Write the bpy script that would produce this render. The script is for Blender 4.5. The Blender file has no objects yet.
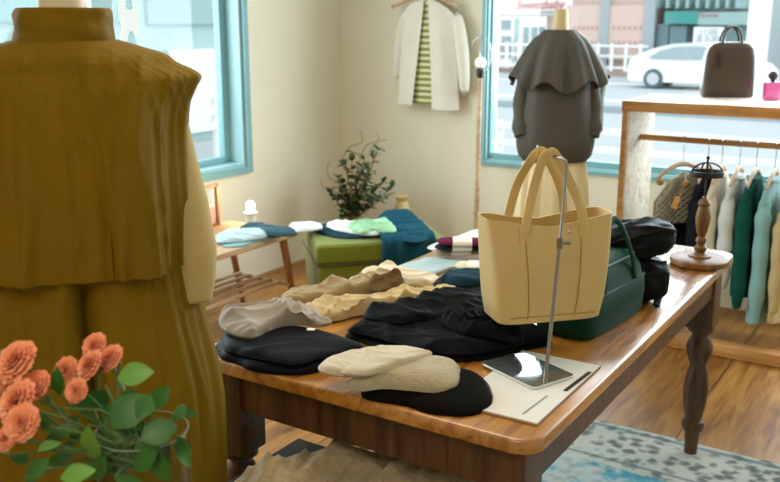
import bpy, bmesh, math, random
from mathutils import Vector, Matrix, noise
PI = math.pi
R = math.radians
random.seed(7)
C = bpy.context.scene.collection
SC = bpy.context.scene

# ------------------------------------------------------------------ camera, light, exposure
FPX, PITCH, YAW, CAMH = 893.0, R(13.87), R(32.6), 1.465
cam = bpy.data.cameras.new('camera'); camo = bpy.data.objects.new('camera', cam); C.objects.link(camo)
camo.location = (0, 0, CAMH); camo.rotation_euler = (PI/2-PITCH, 0, YAW)
cam.sensor_width = 36; cam.lens = 36*FPX/780; cam.clip_start = .05; cam.clip_end = 300
cam.dof.use_dof = True; cam.dof.focus_distance = 2.0; cam.dof.aperture_fstop = 5.6
SC.camera = camo
w = bpy.data.worlds.new('sky'); SC.world = w; w.use_nodes = True
bg = w.node_tree.nodes['Background']; bg.inputs[0].default_value = (.86, .95, 1, 1); bg.inputs[1].default_value = 2.1
SC.view_settings.view_transform = 'Standard'; SC.view_settings.look = 'None'
SC.view_settings.exposure = 0.0; SC.view_settings.gamma = 1; SC.view_settings.use_curve_mapping = False

def area(name, loc, rot, sx, sy, power, col):
    l = bpy.data.lights.new(name, 'AREA'); l.shape = 'RECTANGLE'; l.size = sx; l.size_y = sy
    l.energy = power; l.color = col
    o = bpy.data.objects.new(name, l); C.objects.link(o); o.location = loc; o.rotation_euler = rot
    return o
# daylight through the two windows
area('daylight_back_window', (-.4, 5.1, 1.75), (R(-78), 0, 0), 3.6, 1.5, 145, (.80, .93, 1))
area('daylight_side_window', (-3.85, 2.0, 1.75), (R(78), 0, R(-90)), 3.0, 1.5, 100, (.80, .93, 1))
# warm fill lights added just under the ceiling, no fixtures modelled
area('ceiling_fill_light', (-1.3, 1.9, 2.52), (0, 0, 0), .9, .9, 15, (1, .84, .62))
area('ceiling_fill_light', (-.5, -.6, 2.52), (0, 0, 0), 1.2, 1.2, 24, (1, .86, .66))  # added fill from the camera side for the foreground

FWD = Vector((-math.sin(YAW)*math.cos(PITCH), math.cos(YAW)*math.cos(PITCH), -math.sin(PITCH)))
RT = Vector((math.cos(YAW), math.sin(YAW), 0)); UP = RT.cross(FWD); EYE = Vector((0, 0, CAMH))
def ray(x, y): return FWD + RT*((x-390)/FPX) + UP*((241-y)/FPX)
def PZ(x, y, z): d = ray(x, y); return EYE + d*((z-CAMH)/d.z)
def PY(x, y, Y): d = ray(x, y); return EYE + d*(Y/d.y)
def PX(x, y, X): d = ray(x, y); return EYE + d*(X/d.x)
def PD(x, y, D): return EYE + ray(x, y)*D

# ------------------------------------------------------------------ mesh helpers
class M:
    def __init__(s): s.v = []; s.f = []
    def add(s, vs, fs):
        n = len(s.v); s.v += [Vector(v) for v in vs]; s.f += [tuple(i+n for i in f) for f in fs]; return s
    def box(s, c, d, rz=0, rx=0, ry=0, bev=0):
        c = Vector(c); hx, hy, hz = d[0]/2, d[1]/2, d[2]/2
        m = Matrix.Rotation(rz, 3, 'Z') @ Matrix.Rotation(ry, 3, 'Y') @ Matrix.Rotation(rx, 3, 'X')
        if bev > 0:
            bm = bmesh.new(); bmesh.ops.create_cube(bm, size=1)
            for v in bm.verts: v.co = Vector((v.co.x*d[0], v.co.y*d[1], v.co.z*d[2]))
            bmesh.ops.bevel(bm, geom=bm.edges[:], offset=bev, segments=3, profile=.6, affect='EDGES')
            bm.verts.index_update()
            s.add([c+m@v.co for v in bm.verts], [[v.index for v in f.verts] for f in bm.faces]); bm.free(); return s
        vs = [c+m@Vector((x*hx, y*hy, z*hz)) for z in (-1, 1) for y in (-1, 1) for x in (-1, 1)]
        return s.add(vs, [(0,2,3,1),(4,5,7,6),(0,1,5,4),(2,6,7,3),(0,4,6,2),(1,3,7,5)])
    def rings(s, rs, cap0=True, cap1=True, closed=False):
        n = len(rs[0]); vs = [p for r in rs for p in r]; fs = []
        for i in range(len(rs)-(0 if closed else 1)):
            a = i*n; b = ((i+1) % len(rs))*n
            for j in range(n): k = (j+1) % n; fs.append((a+j, a+k, b+k, b+j))
        if cap0 and not closed: fs.append(tuple(reversed(range(n))))
        if cap1 and not closed: fs.append(tuple(range((len(rs)-1)*n, len(rs)*n)))
        return s.add(vs, fs)
    def tube(s, pts, r, n=10, flat=1.0, up=None):
        pts = [Vector(p) for p in pts]; rs = []
        rad = r if isinstance(r, (list, tuple)) else [r]*len(pts)
        ref = Vector(up) if up else None
        for i, p in enumerate(pts):
            t = (pts[min(i+1, len(pts)-1)]-pts[max(i-1, 0)]).normalized()
            if ref is None: ref = Vector((0, 0, 1)) if abs(t.z) < .9 else Vector((1, 0, 0))
            a = (ref - t*ref.dot(t)).normalized(); b = t.cross(a)
            if not up: ref = a
            rs.append([p + a*math.cos(q*2*PI/n)*rad[i] + b*math.sin(q*2*PI/n)*rad[i]*flat for q in range(n)])
        return s.rings(rs)
    def lathe(s, prof, c=(0, 0, 0), n=28, mat=None):
        c = Vector(c); rs = []
        for r, z in prof:
            ring = [Vector((max(r, 1e-4)*math.cos(q*2*PI/n), max(r, 1e-4)*math.sin(q*2*PI/n), z)) for q in range(n)]
            if mat: ring = [mat@p for p in ring]
            rs.append([c+p for p in ring])
        return s.rings(rs)
    def prism(s, poly, dvec):
        d = Vector(dvec); a = [Vector(p) for p in poly]; n = len(a)
        fs = [tuple(reversed(range(n))), tuple(range(n, 2*n))] + [(i, (i+1) % n, (i+1) % n+n, i+n) for i in range(n)]
        return s.add(a+[p+d for p in a], fs)
    def ball(s, c, r, sc=(1, 1, 1), nu=16, nv=10):
        c = Vector(c); rs = []
        for i in range(nv+1):
            t = PI*i/nv
            rs.append([c+Vector((r*sc[0]*max(math.sin(t), .01)*math.cos(q*2*PI/nu), r*sc[1]*max(math.sin(t), .01)*math.sin(q*2*PI/nu), -r*sc[2]*math.cos(t))) for q in range(nu)])
        return s.rings(rs)

def wmat(o):
    m = Matrix.Identity(4)
    while o is not None:
        m = (Matrix.Translation(o.location) @ o.rotation_euler.to_matrix().to_4x4()) @ m; o = o.parent
    return m
def build(name, m, mat, parent=None, smooth=True, local=False, sub=0, ang=35):
    vs = m.v; me = bpy.data.meshes.new(name); o = bpy.data.objects.new(name, me); C.objects.link(o)
    if parent is not None:
        o.parent = parent
        if not local:
            inv = wmat(parent).inverted(); vs = [inv@v for v in vs]
    elif not local:
        xs = [v.x for v in vs]; ys = [v.y for v in vs]; zs = [v.z for v in vs]
        b = Vector(((min(xs)+max(xs))/2, (min(ys)+max(ys))/2, min(zs))); o.location = b; vs = [v-b for v in vs]
    me.from_pydata([tuple(v) for v in vs], [], m.f); me.update()
    bm = bmesh.new(); bm.from_mesh(me); bmesh.ops.recalc_face_normals(bm, faces=bm.faces[:]); bm.to_mesh(me); bm.free()
    me.materials.append(mat)
    if smooth:
        me.polygons.foreach_set('use_smooth', [True]*len(me.polygons))
        try: me.set_sharp_from_angle(angle=R(ang))
        except Exception: pass
    if sub:
        q = o.modifiers.new('sub', 'SUBSURF'); q.levels = sub; q.render_levels = sub
    return o
def thing(name, label, cat, loc=(0, 0, 0), rz=0, group=None):
    o = bpy.data.objects.new(name, None); C.objects.link(o); o.location = loc; o.rotation_euler = (0, 0, rz)
    o['label'] = label; o['category'] = cat
    if group: o['group'] = group
    o.empty_display_size = .05
    return o
def tag(o, label=None, cat=None, group=None, kind=None):
    if label: o['label'] = label
    if cat: o['category'] = cat
    if group: o['group'] = group
    if kind: o['kind'] = kind
    return o
def struct(name, m, mat, label=None, **k):
    o = build(name, m, mat, **k); o['kind'] = 'structure'
    if label: o['label'] = label
    return o

# ------------------------------------------------------------------ materials
def mat(name, col, rough=.6, metal=0, spec=.5, bump=0, bscale=200, sheen=0, var=0, vscale=8, emit=0, coat=0, bdetail=3, stretch=None):
    m = bpy.data.materials.new(name); m.use_nodes = True; nt = m.node_tree; b = nt.nodes['Principled BSDF']
    b.inputs['Base Color'].default_value = (*col, 1); b.inputs['Roughness'].default_value = rough
    b.inputs['Metallic'].default_value = metal; b.inputs['Specular IOR Level'].default_value = spec
    if sheen: b.inputs['Sheen Weight'].default_value = sheen; b.inputs['Sheen Roughness'].default_value = .5
    if coat: b.inputs['Coat Weight'].default_value = coat; b.inputs['Coat Roughness'].default_value = .15
    tc = nt.nodes.new('ShaderNodeTexCoord'); src = tc.outputs['Object']
    if stretch:
        mp = nt.nodes.new('ShaderNodeMapping'); mp.inputs['Scale'].default_value = stretch
        nt.links.new(src, mp.inputs[0]); src = mp.outputs[0]
    if var:
        n = nt.nodes.new('ShaderNodeTexNoise'); n.inputs['Scale'].default_value = vscale; n.inputs['Detail'].default_value = 4
        nt.links.new(src, n.inputs['Vector'])
        mx = nt.nodes.new('ShaderNodeMix'); mx.data_type = 'RGBA'
        mx.inputs[6].default_value = (*[c*(1-var) for c in col], 1); mx.inputs[7].default_value = (*[min(1, c*(1+var)) for c in col], 1)
        nt.links.new(n.outputs[0], mx.inputs[0]); nt.links.new(mx.outputs[2], b.inputs['Base Color'])
    if bump:
        n = nt.nodes.new('ShaderNodeTexNoise'); n.inputs['Scale'].default_value = bscale; n.inputs['Detail'].default_value = bdetail
        nt.links.new(src, n.inputs['Vector'])
        bp = nt.nodes.new('ShaderNodeBump'); bp.inputs['Strength'].default_value = bump; bp.inputs['Distance'].default_value = .01
        nt.links.new(n.outputs[0], bp.inputs['Height']); nt.links.new(bp.outputs[0], b.inputs['Normal'])
    if emit: b.inputs['Emission Color'].default_value = (*col, 1); b.inputs['Emission Strength'].default_value = emit
    return m
def ramp(nt, fac, stops):
    r = nt.nodes.new('ShaderNodeValToRGB'); e = r.color_ramp.elements
    while len(e) < len(stops): e.new(.5)
    for q, (p, c) in zip(e, stops): q.position = p; q.color = (*c, 1)
    nt.links.new(fac, r.inputs[0]); return r.outputs[0]
def wood(name, dark, mid, light, axis='Y', rough=.4, scale=1.0, knots=True, coat=0):
    m = bpy.data.materials.new(name); m.use_nodes = True; nt = m.node_tree; b = nt.nodes['Principled BSDF']
    tc = nt.nodes.new('ShaderNodeTexCoord'); mp = nt.nodes.new('ShaderNodeMapping')
    s = {'X': (1.2, 14, 14), 'Y': (14, 1.2, 14), 'Z': (14, 14, 1.2)}[axis]
    mp.inputs['Scale'].default_value = [q*scale for q in s]
    nt.links.new(tc.outputs['Object'], mp.inputs[0])
    n = nt.nodes.new('ShaderNodeTexNoise'); n.inputs['Scale'].default_value = 2.2; n.inputs['Detail'].default_value = 7; n.inputs['Distortion'].default_value = .8
    nt.links.new(mp.outputs[0], n.inputs['Vector'])
    col = ramp(nt, n.outputs[0], [(.3, dark), (.5, mid), (.72, light)])
    n2 = nt.nodes.new('ShaderNodeTexNoise'); n2.inputs['Scale'].default_value = 3.5*scale; n2.inputs['Detail'].default_value = 3
    nt.links.new(tc.outputs['Object'], n2.inputs['Vector'])
    sh = ramp(nt, n2.outputs[0], [(.35, (.62, .58, .55)), (.6, (1, 1, 1))])
    mx = nt.nodes.new('ShaderNodeMix'); mx.data_type = 'RGBA'; mx.blend_type = 'MULTIPLY'; mx.inputs[0].default_value = .8
    nt.links.new(col, mx.inputs[6]); nt.links.new(sh, mx.inputs[7]); nt.links.new(mx.outputs[2], b.inputs['Base Color'])
    rr = nt.nodes.new('ShaderNodeMapRange'); rr.inputs[3].default_value = rough-.08; rr.inputs[4].default_value = rough+.12
    nt.links.new(n.outputs[0], rr.inputs[0]); nt.links.new(rr.outputs[0], b.inputs['Roughness'])
    bp = nt.nodes.new('ShaderNodeBump'); bp.inputs['Strength'].default_value = .12; bp.inputs['Distance'].default_value = .004
    nt.links.new(n.outputs[0], bp.inputs['Height']); nt.links.new(bp.outputs[0], b.inputs['Normal'])
    if coat: b.inputs['Coat Weight'].default_value = coat; b.inputs['Coat Roughness'].default_value = .24; b.inputs['Coat IOR'].default_value = 1.65 if coat == 1 else 1.5
    return m

def floor_mat():
    m = bpy.data.materials.new('pine_floor'); m.use_nodes = True; nt = m.node_tree; b = nt.nodes['Principled BSDF']; L = nt.links
    tc = nt.nodes.new('ShaderNodeTexCoord'); sep = nt.nodes.new('ShaderNodeSeparateXYZ'); L.new(tc.outputs['Object'], sep.inputs[0])
    def mth(op, a, bb=None):
        q = nt.nodes.new('ShaderNodeMath'); q.operation = op
        for i, v in enumerate((a, bb)):
            if v is None: continue
            if isinstance(v, (int, float)): q.inputs[i].default_value = v
            else: L.new(v, q.inputs[i])
        return q.outputs[0]
    PWD = .355
    xs = mth('DIVIDE', mth('ADD', sep.outputs[0], .885+PWD*40), PWD)
    idx = mth('FLOOR', xs); fr = mth('FRACT', xs)
    wn = nt.nodes.new('ShaderNodeTexWhiteNoise'); wn.noise_dimensions = '1D'; L.new(idx, wn.inputs['W'])
    cmb = nt.nodes.new('ShaderNodeCombineXYZ')
    L.new(mth('MULTIPLY', sep.outputs[0], 16.), cmb.inputs[0]); L.new(mth('ADD', mth('MULTIPLY', sep.outputs[1], 1.6), mth('MULTIPLY', wn.outputs[0], 37.)), cmb.inputs[1]); L.new(mth('MULTIPLY', wn.outputs[0], 11.), cmb.inputs[2])
    n = nt.nodes.new('ShaderNodeTexNoise'); n.inputs['Scale'].default_value = 1.6; n.inputs['Detail'].default_value = 6; n.inputs['Distortion'].default_value = 1.2
    L.new(cmb.outputs[0], n.inputs['Vector'])
    col = ramp(nt, n.outputs[0], [(.25, (.16, .055, .009)), (.5, (.38, .165, .028)), (.75, (.52, .27, .065))])
    # knots
    mp = nt.nodes.new('ShaderNodeMapping'); mp.inputs['Scale'].default_value = (7, 3.4, 1); L.new(tc.outputs['Object'], mp.inputs[0])
    vo = nt.nodes.new('ShaderNodeTexVoronoi'); vo.inputs['Scale'].default_value = 1.; L.new(mp.outputs[0], vo.inputs['Vector'])
    kn = ramp(nt, vo.outputs['Distance'], [(.04, (.16, .08, .05)), (.12, (.6, .5, .45)), (.2, (1, 1, 1))])
    mx = nt.nodes.new('ShaderNodeMix'); mx.data_type = 'RGBA'; mx.blend_type = 'MULTIPLY'; mx.inputs[0].default_value = .85; L.new(col, mx.inputs[6]); L.new(kn, mx.inputs[7])
    tone = ramp(nt, wn.outputs[0], [(0, (.72, .70, .68)), (1, (1, 1, 1))])
    m2 = nt.nodes.new('ShaderNodeMix'); m2.data_type = 'RGBA'; m2.blend_type = 'MULTIPLY'; m2.inputs[0].default_value = 1; L.new(mx.outputs[2], m2.inputs[6]); L.new(tone, m2.inputs[7])
    edge = mth('MINIMUM', fr, mth('SUBTRACT', 1., fr)); gap = mth('GREATER_THAN', edge, .008)
    m3 = nt.nodes.new('ShaderNodeMix'); m3.data_type = 'RGBA'; L.new(gap, m3.inputs[0]); m3.inputs[6].default_value = (.05, .02, .01, 1); L.new(m2.outputs[2], m3.inputs[7])
    L.new(m3.outputs[2], b.inputs['Base Color']); b.inputs['Roughness'].default_value = .42
    bp = nt.nodes.new('ShaderNodeBump'); bp.inputs['Strength'].default_value = .3; bp.inputs['Distance'].default_value = .003
    L.new(gap, bp.inputs['Height']); L.new(bp.outputs[0], b.inputs['Normal'])
    return m

def rug_mat():
    m = bpy.data.materials.new('faded_rug'); m.use_nodes = True; nt = m.node_tree; b = nt.nodes['Principled BSDF']; L = nt.links
    tc = nt.nodes.new('ShaderNodeTexCoord')
    n1 = nt.nodes.new('ShaderNodeTexNoise'); n1.inputs['Scale'].default_value = 3.2; n1.inputs['Detail'].default_value = 8; n1.inputs['Roughness'].default_value = .7; L.new(tc.outputs['Object'], n1.inputs['Vector'])
    base = ramp(nt, n1.outputs[0], [(.36, (.03, .19, .27)), (.47, (.09, .35, .42)), (.53, (.42, .50, .48)), (.64, (.52, .52, .46))])
    vo = nt.nodes.new('ShaderNodeTexVoronoi'); vo.inputs['Scale'].default_value = 21; L.new(tc.outputs['Object'], vo.inputs['Vector'])
    n2 = nt.nodes.new('ShaderNodeTexNoise'); n2.inputs['Scale'].default_value = 38; n2.inputs['Detail'].default_value = 4; L.new(tc.outputs['Object'], n2.inputs['Vector'])
    mo = nt.nodes.new('ShaderNodeMath'); mo.operation = 'MULTIPLY_ADD'; L.new(n2.outputs[0], mo.inputs[0]); mo.inputs[1].default_value = .9; L.new(vo.outputs['Distance'], mo.inputs[2])
    motif = ramp(nt, mo.outputs[0], [(.64, (.14, .18, .20)), (.80, (.45, .47, .46)), (.98, (1, 1, 1))])
    # border: pale ground with dark motifs near the edge
    sep = nt.nodes.new('ShaderNodeSeparateXYZ'); L.new(tc.outputs['Generated'], sep.inputs[0])
    def mth(op, a, bb=None):
        q = nt.nodes.new('ShaderNodeMath'); q.operation = op
        for i, v in enumerate((a, bb)):
            if v is None: continue
            if isinstance(v, (int, float)): q.inputs[i].default_value = v
            else: L.new(v, q.inputs[i])
        return q.outputs[0]
    ex = mth('MINIMUM', sep.outputs[0], mth('SUBTRACT', 1., sep.outputs[0])); ey = mth('MINIMUM', sep.outputs[1], mth('SUBTRACT', 1., sep.outputs[1]))
    e = mth('MINIMUM', ex, ey)
    inb = mth('LESS_THAN', mth('ADD', e, mth('MULTIPLY', n1.outputs[0], .05)), .145)
    mb = nt.nodes.new('ShaderNodeMix'); mb.data_type = 'RGBA'; L.new(mth('MULTIPLY', inb, .85), mb.inputs[0]); L.new(base, mb.inputs[6]); mb.inputs[7].default_value = (.50, .49, .43, 1)
    mx = nt.nodes.new('ShaderNodeMix'); mx.data_type = 'RGBA'; mx.blend_type = 'MULTIPLY'
    L.new(mth('ADD', mth('MULTIPLY', inb, .55), .3), mx.inputs[0]); L.new(mb.outputs[2], mx.inputs[6]); L.new(motif, mx.inputs[7])
    line = mth('LESS_THAN', mth('ABSOLUTE', mth('SUBTRACT', e, .012)), .004)
    line2 = mth('LESS_THAN', mth('ABSOLUTE', mth('SUBTRACT', e, .105)), .003)
    ln = mth('MULTIPLY', mth('MAXIMUM', line, line2), .7)
    m3 = nt.nodes.new('ShaderNodeMix'); m3.data_type = 'RGBA'; L.new(ln, m3.inputs[0]); L.new(mx.outputs[2], m3.inputs[6]); m3.inputs[7].default_value = (.10, .15, .17, 1)
    L.new(m3.outputs[2], b.inputs['Base Color']); b.inputs['Roughness'].default_value = .95
    bp = nt.nodes.new('ShaderNodeBump'); bp.inputs['Strength'].default_value = .4; bp.inputs['Distance'].default_value = .003; L.new(n2.outputs[0], bp.inputs['Height']); L.new(bp.outputs[0], b.inputs['Normal'])
    return m
def wave_mat(name, c1, c2, scale, axis='Z', rough=.85, diag=False):
    m = bpy.data.materials.new(name); m.use_nodes = True; nt = m.node_tree; b = nt.nodes['Principled BSDF']; L = nt.links
    tc = nt.nodes.new('ShaderNodeTexCoord'); wv = nt.nodes.new('ShaderNodeTexWave'); wv.bands_direction = 'DIAGONAL' if diag else axis
    wv.inputs['Scale'].default_value = scale; wv.inputs['Distortion'].default_value = .15; L.new(tc.outputs['Object'], wv.inputs['Vector'])
    L.new(ramp(nt, wv.outputs[0], [(.42, c1), (.58, c2)]), b.inputs['Base Color']); b.inputs['Roughness'].default_value = rough
    return m
def osb_mat():
    m = bpy.data.materials.new('pressed_chip_board'); m.use_nodes = True; nt = m.node_tree; b = nt.nodes['Principled BSDF']; L = nt.links
    tc = nt.nodes.new('ShaderNodeTexCoord'); mp = nt.nodes.new('ShaderNodeMapping'); mp.inputs['Scale'].default_value = (1, 1.6, 1); mp.inputs['Rotation'].default_value = (.5, 0, 0); L.new(tc.outputs['Object'], mp.inputs[0])
    n = nt.nodes.new('ShaderNodeTexNoise'); n.inputs['Scale'].default_value = 26; n.inputs['Detail'].default_value = 3; n.inputs['Distortion'].default_value = 1.5; L.new(mp.outputs[0], n.inputs['Vector'])
    L.new(ramp(nt, n.outputs[0], [(.3, (.42, .33, .22)), (.45, (.62, .54, .42)), (.6, (.74, .70, .60)), (.75, (.55, .46, .34))]), b.inputs['Base Color']); b.inputs['Roughness'].default_value = .6
    return m
def glass_mat(name, tint=(1, 1, 1), gl=.06):
    m = bpy.data.materials.new(name); m.use_nodes = True; nt = m.node_tree; L = nt.links; nt.nodes.clear()
    o = nt.nodes.new('ShaderNodeOutputMaterial'); t = nt.nodes.new('ShaderNodeBsdfTransparent'); t.inputs[0].default_value = (*tint, 1)
    g = nt.nodes.new('ShaderNodeBsdfGlossy'); g.inputs['Roughness'].default_value = .03
    f = nt.nodes.new('ShaderNodeFresnel'); f.inputs[0].default_value = 1.45
    ge = nt.nodes.new('ShaderNodeNewGeometry'); iv = nt.nodes.new('ShaderNodeMath'); iv.operation = 'SUBTRACT'; iv.inputs[0].default_value = 1; L.new(ge.outputs['Backfacing'], iv.inputs[1])
    mu = nt.nodes.new('ShaderNodeMath'); mu.operation = 'MULTIPLY'; L.new(iv.outputs[0], mu.inputs[0]); L.new(f.outputs[0], mu.inputs[1])
    mx = nt.nodes.new('ShaderNodeMixShader'); L.new(mu.outputs[0], mx.inputs[0]); L.new(t.outputs[0], mx.inputs[1]); L.new(g.outputs[0], mx.inputs[2]); L.new(mx.outputs[0], o.inputs[0])
    return m

W_WALL = mat('cream_plaster', (.80, .755, .61), .9, bump=.15, bscale=30, spec=.2, var=.025, vscale=3)
W_TEAL = mat('teal_paint', (.20, .40, .43), .45, bump=.05, bscale=60)
W_TEALD = mat('teal_sash_paint', (.30, .50, .53), .45)
W_CEIL = mat('ceiling_paint', (.72, .70, .64), .9)
GLASS = glass_mat('window_glass')
FLOOR = floor_mat(); RUG = rug_mat(); OSB = osb_mat()
W_TABLE = wood('table_pine', (.25, .080, .008), (.50, .205, .024), (.66, .31, .05), 'Y', .26, coat=1)
W_TLEG = wood('table_leg_wood', (.04, .014, .003), (.105, .040, .009), (.18, .075, .018), 'Z', .4)
W_BENCH = wood('pale_beech', (.42, .25, .12), (.60, .40, .22), (.70, .52, .33), 'Y', .5)
W_BLEG = wood('bench_leg_wood', (.25, .09, .03), (.42, .17, .06), (.5, .24, .10), 'Z', .45)
W_RACK = wood('orange_pine', (.42, .18, .04), (.60, .29, .08), (.70, .38, .13), 'X', .45)
W_TURN = wood('turned_walnut', (.08, .03, .008), (.19, .085, .02), (.32, .16, .045), 'Z', .42)
W_HANG = wood('hanger_wood', (.5, .32, .17), (.66, .46, .28), (.76, .58, .40), 'Y', .5)
W_DARK = mat('dark_stool_wood', (.022, .010, .005), .6, spec=.2, bump=.05, bscale=30)
METAL = mat('brushed_steel', (.28, .27, .25), .28, 1); MIRROR = mat('polished_steel', (.72, .80, .82), .10, .9)
BLACKM = mat('black_metal', (.012, .012, .012), .4, .2); CHROME = mat('hook_chrome', (.5, .5, .5), .2, 1)
def cloth(name, col, bump=.25, bscale=260, sheen=.15, rough=.85, var=.10, vscale=12, spec=.2):
    if max(col) < .15 and 'velvet' not in name: sheen = 0; spec = min(spec, .12)
    bump *= .6
    return mat(name, col, rough, bump=bump, bscale=bscale, sheen=sheen, var=var, vscale=vscale, spec=spec)
OLIVE = cloth('olive_cotton', (.185, .108, .003), .18, 90, 0, .7, .2, 5, spec=.12)
KHAKIS = cloth('khaki_sleeve_knit', (.50, .37, .15), .3, 400, .15)
NECK = mat('mannequin_cream', (.72, .62, .42), .5); NECK2 = mat('mannequin_ochre_cream', (.62, .50, .26), .5)
GREYC = cloth('taupe_grey_wool', (.088, .080, .064), .15, 300, .1, .55, spec=.4)
SKIRT = cloth('cream_skirt_cloth', (.76, .62, .36), .1, 200, .1)
BLUESLV = cloth('pale_blue_cloth', (.50, .60, .62), .1)
WHITEJ = cloth('white_jacket_cloth', (.78, .74, .64), .1, 200, .1)
STRIPE = wave_mat('striped_shirt', (.72, .70, .46), (.25, .27, .05), 9, 'Z')
VELVET = cloth('green_velvet', (.15, .17, .008), .1, 300, .25, .5, .35, 6)
TOTE = cloth('cream_canvas_leather', (.64, .46, .19), .25, 300, .05, .6, .05, spec=.35)
TOTESTITCH = mat('tote_seam', (.36, .23, .08), .7); TOTEIN = mat('tote_lining', (.42, .30, .13), .8)
GREENB = mat('green_leather', (.003, .046, .026), .6, bump=.15, bscale=300, spec=.12); GREEND = mat('green_leather_dark', (.005, .038, .026), .4)
BLK = cloth('black_denim', (.0030, .0034, .0055), .35, 200, .05, .75, .3)
BLKN = cloth('blue_black_cotton', (.0022, .0042, .0070), .25, 220, .03, .6, .4, 6, spec=.4)
BLKF = cloth('black_felt', (.006, .0055, .005), .6, 320, .25, .95)
CHAR = cloth('charcoal_knit', (.022, .022, .025), .3)
SATIN = mat('black_satin', (.0015, .0028, .0045), .5, spec=.14, bump=.15, bscale=40)
TAUPE = cloth('taupe_jersey', (.36, .31, .26), .2, 300); TAUPEB = cloth('brown_grey_jersey', (.27, .19, .125), .2)
KHK = cloth('tan_khaki_twill', (.36, .26, .13), .3, 300); CRM = cloth('straw_cream_twill', (.60, .46, .24), .3, 300); BRN = cloth('brown_twill', (.13, .075, .03), .3)
PCR = cloth('pale_cream_cotton', (.72, .62, .45), .2); KNIT = cloth('beige_knit', (.58, .50, .36), .7, 240, .3, .9)
FLUFF = cloth('fluffy_beige_wool', (.50, .43, .28), 1.0, 200, .6, .95, .2, 40); TWEED = cloth('tan_tweed', (.46, .36, .21), .9, 330, .3, .95, .45, 60)
LBLUE = cloth('light_blue_cotton', (.42, .56, .60), .2); LBLUE2 = cloth('blue_grey_cotton', (.22, .38, .42), .2); SLATE = cloth('slate_navy_cotton', (.045, .10, .13), .2)
NAVY = cloth('navy_cotton', (.012, .045, .065), .2); MINT = cloth('mint_cotton', (.33, .60, .36), .2); WHT = cloth('white_cotton', (.74, .78, .76), .2)
TEALB = cloth('teal_denim', (.008, .065, .10), .4, 200); PURP = cloth('plum_knit', (.13, .01, .05), .4); SOCKW = cloth('sock_oatmeal', (.42, .36, .26), .4)
BAND = mat('paper_band', (.80, .74, .68), .7); PAPER = mat('white_paper', (.78, .77, .72), .6); PAPERE = mat('kraft_page_edge', (.36, .20, .10), .7); INK = mat('black_ink', (.01, .01, .01), .5); GREYINK = mat('grey_ink', (.25, .33, .36), .6)
DGREEN = cloth('deep_teal_green_knit', (.006, .08, .062), .3, 120, .2); LTEAL = cloth('light_teal_knit', (.24, .46, .46), .3, 120, .2); PALEG = cloth('pale_grey_knit', (.62, .66, .64), .3, 120)
CREAMK = cloth('cream_cardigan_knit', (.70, .62, .48), .3, 120); BLACKG = cloth('black_cotton_hung', (.010, .012, .018), .3, 120); MUST = cloth('sand_yellow_knit', (.55, .42, .20), .4, 100)
BROWNL = mat('dark_brown_leather', (.060, .036, .020), .38, bump=.15, bscale=200, coat=.15); BROWNH = mat('handle_brown_leather', (.022, .013, .009), .4)
PETAL = mat('salmon_petal', (1.0, .37, .19), .6, var=.12, vscale=60, sheen=.2); LEAF = mat('leaf_green', (.028, .13, .015), .45, var=.35, vscale=18, bump=.1, bscale=30); STEM = mat('stem_green', (.07, .15, .025), .5); LEAFP = mat('young_leaf_green', (.13, .32, .04), .45, var=.2)
DLEAF = mat('dark_glossy_leaf', (.018, .050, .012), .4, var=.4, vscale=25); TWIG = mat('twig_brown', (.30, .20, .09), .7); VASEG = glass_mat('vase_glass', (.93, .95, .93))
CEM = mat('white_ceramic', (.70, .68, .62), .5)

# ------------------------------------------------------------------ setting: room shell
XW, YW, CEILZ, XE, YS = -3.4, 4.72, 2.62, 2.3, -2.2
TH = .16
SILL, HEAD = .66, 2.25
WX0, WX1 = -2.36, 1.6         # back window opening
WY0, WY1 = .3, 3.80           # side window opening
struct('floor', M().box(((XW+XE)/2, (YS+YW)/2, -.05), (XE-XW+.4, YW-YS+.4, .1)), FLOOR, 'knotty pine plank floor with orange stain', smooth=False)
struct('ceiling', M().box(((XW+XE)/2, (YS+YW)/2, CEILZ+.05), (XE-XW+.4, YW-YS+.4, .1)), W_CEIL, smooth=False)
def wall_with_hole(name, along, pos, a0, a1, h0, h1, label):
    m = M()
    def bx(u0, u1, z0, z1):
        if along == 'X': m.box(((u0+u1)/2, pos+TH/2, (z0+z1)/2), (u1-u0, TH, z1-z0))
        else: m.box((pos-TH/2, (u0+u1)/2, (z0+z1)/2), (TH, u1-u0, z1-z0))
    bx(a0, h0, 0, CEILZ); bx(h1, a1, 0, CEILZ); bx(h0, h1, 0, SILL); bx(h0, h1, HEAD, CEILZ)
    return struct(name, m, W_WALL, label, smooth=False)
wall_with_hole('wall_back', 'X', YW, XW-TH, XE, WX0, WX1, 'cream plaster wall carrying the street window')
wall_with_hole('wall_left', 'Y', XW, YS, YW, WY0, WY1, 'cream plaster wall carrying the side window')
struct('wall_right', M().box((XE+TH/2, (YS+YW)/2, CEILZ/2), (TH, YW-YS+.3, CEILZ)), W_WALL, smooth=False)
struct('wall_front', M().box(((XW+XE)/2, YS-TH/2, CEILZ/2), (XE-XW, TH, CEILZ)), W_WALL, smooth=False)

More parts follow.
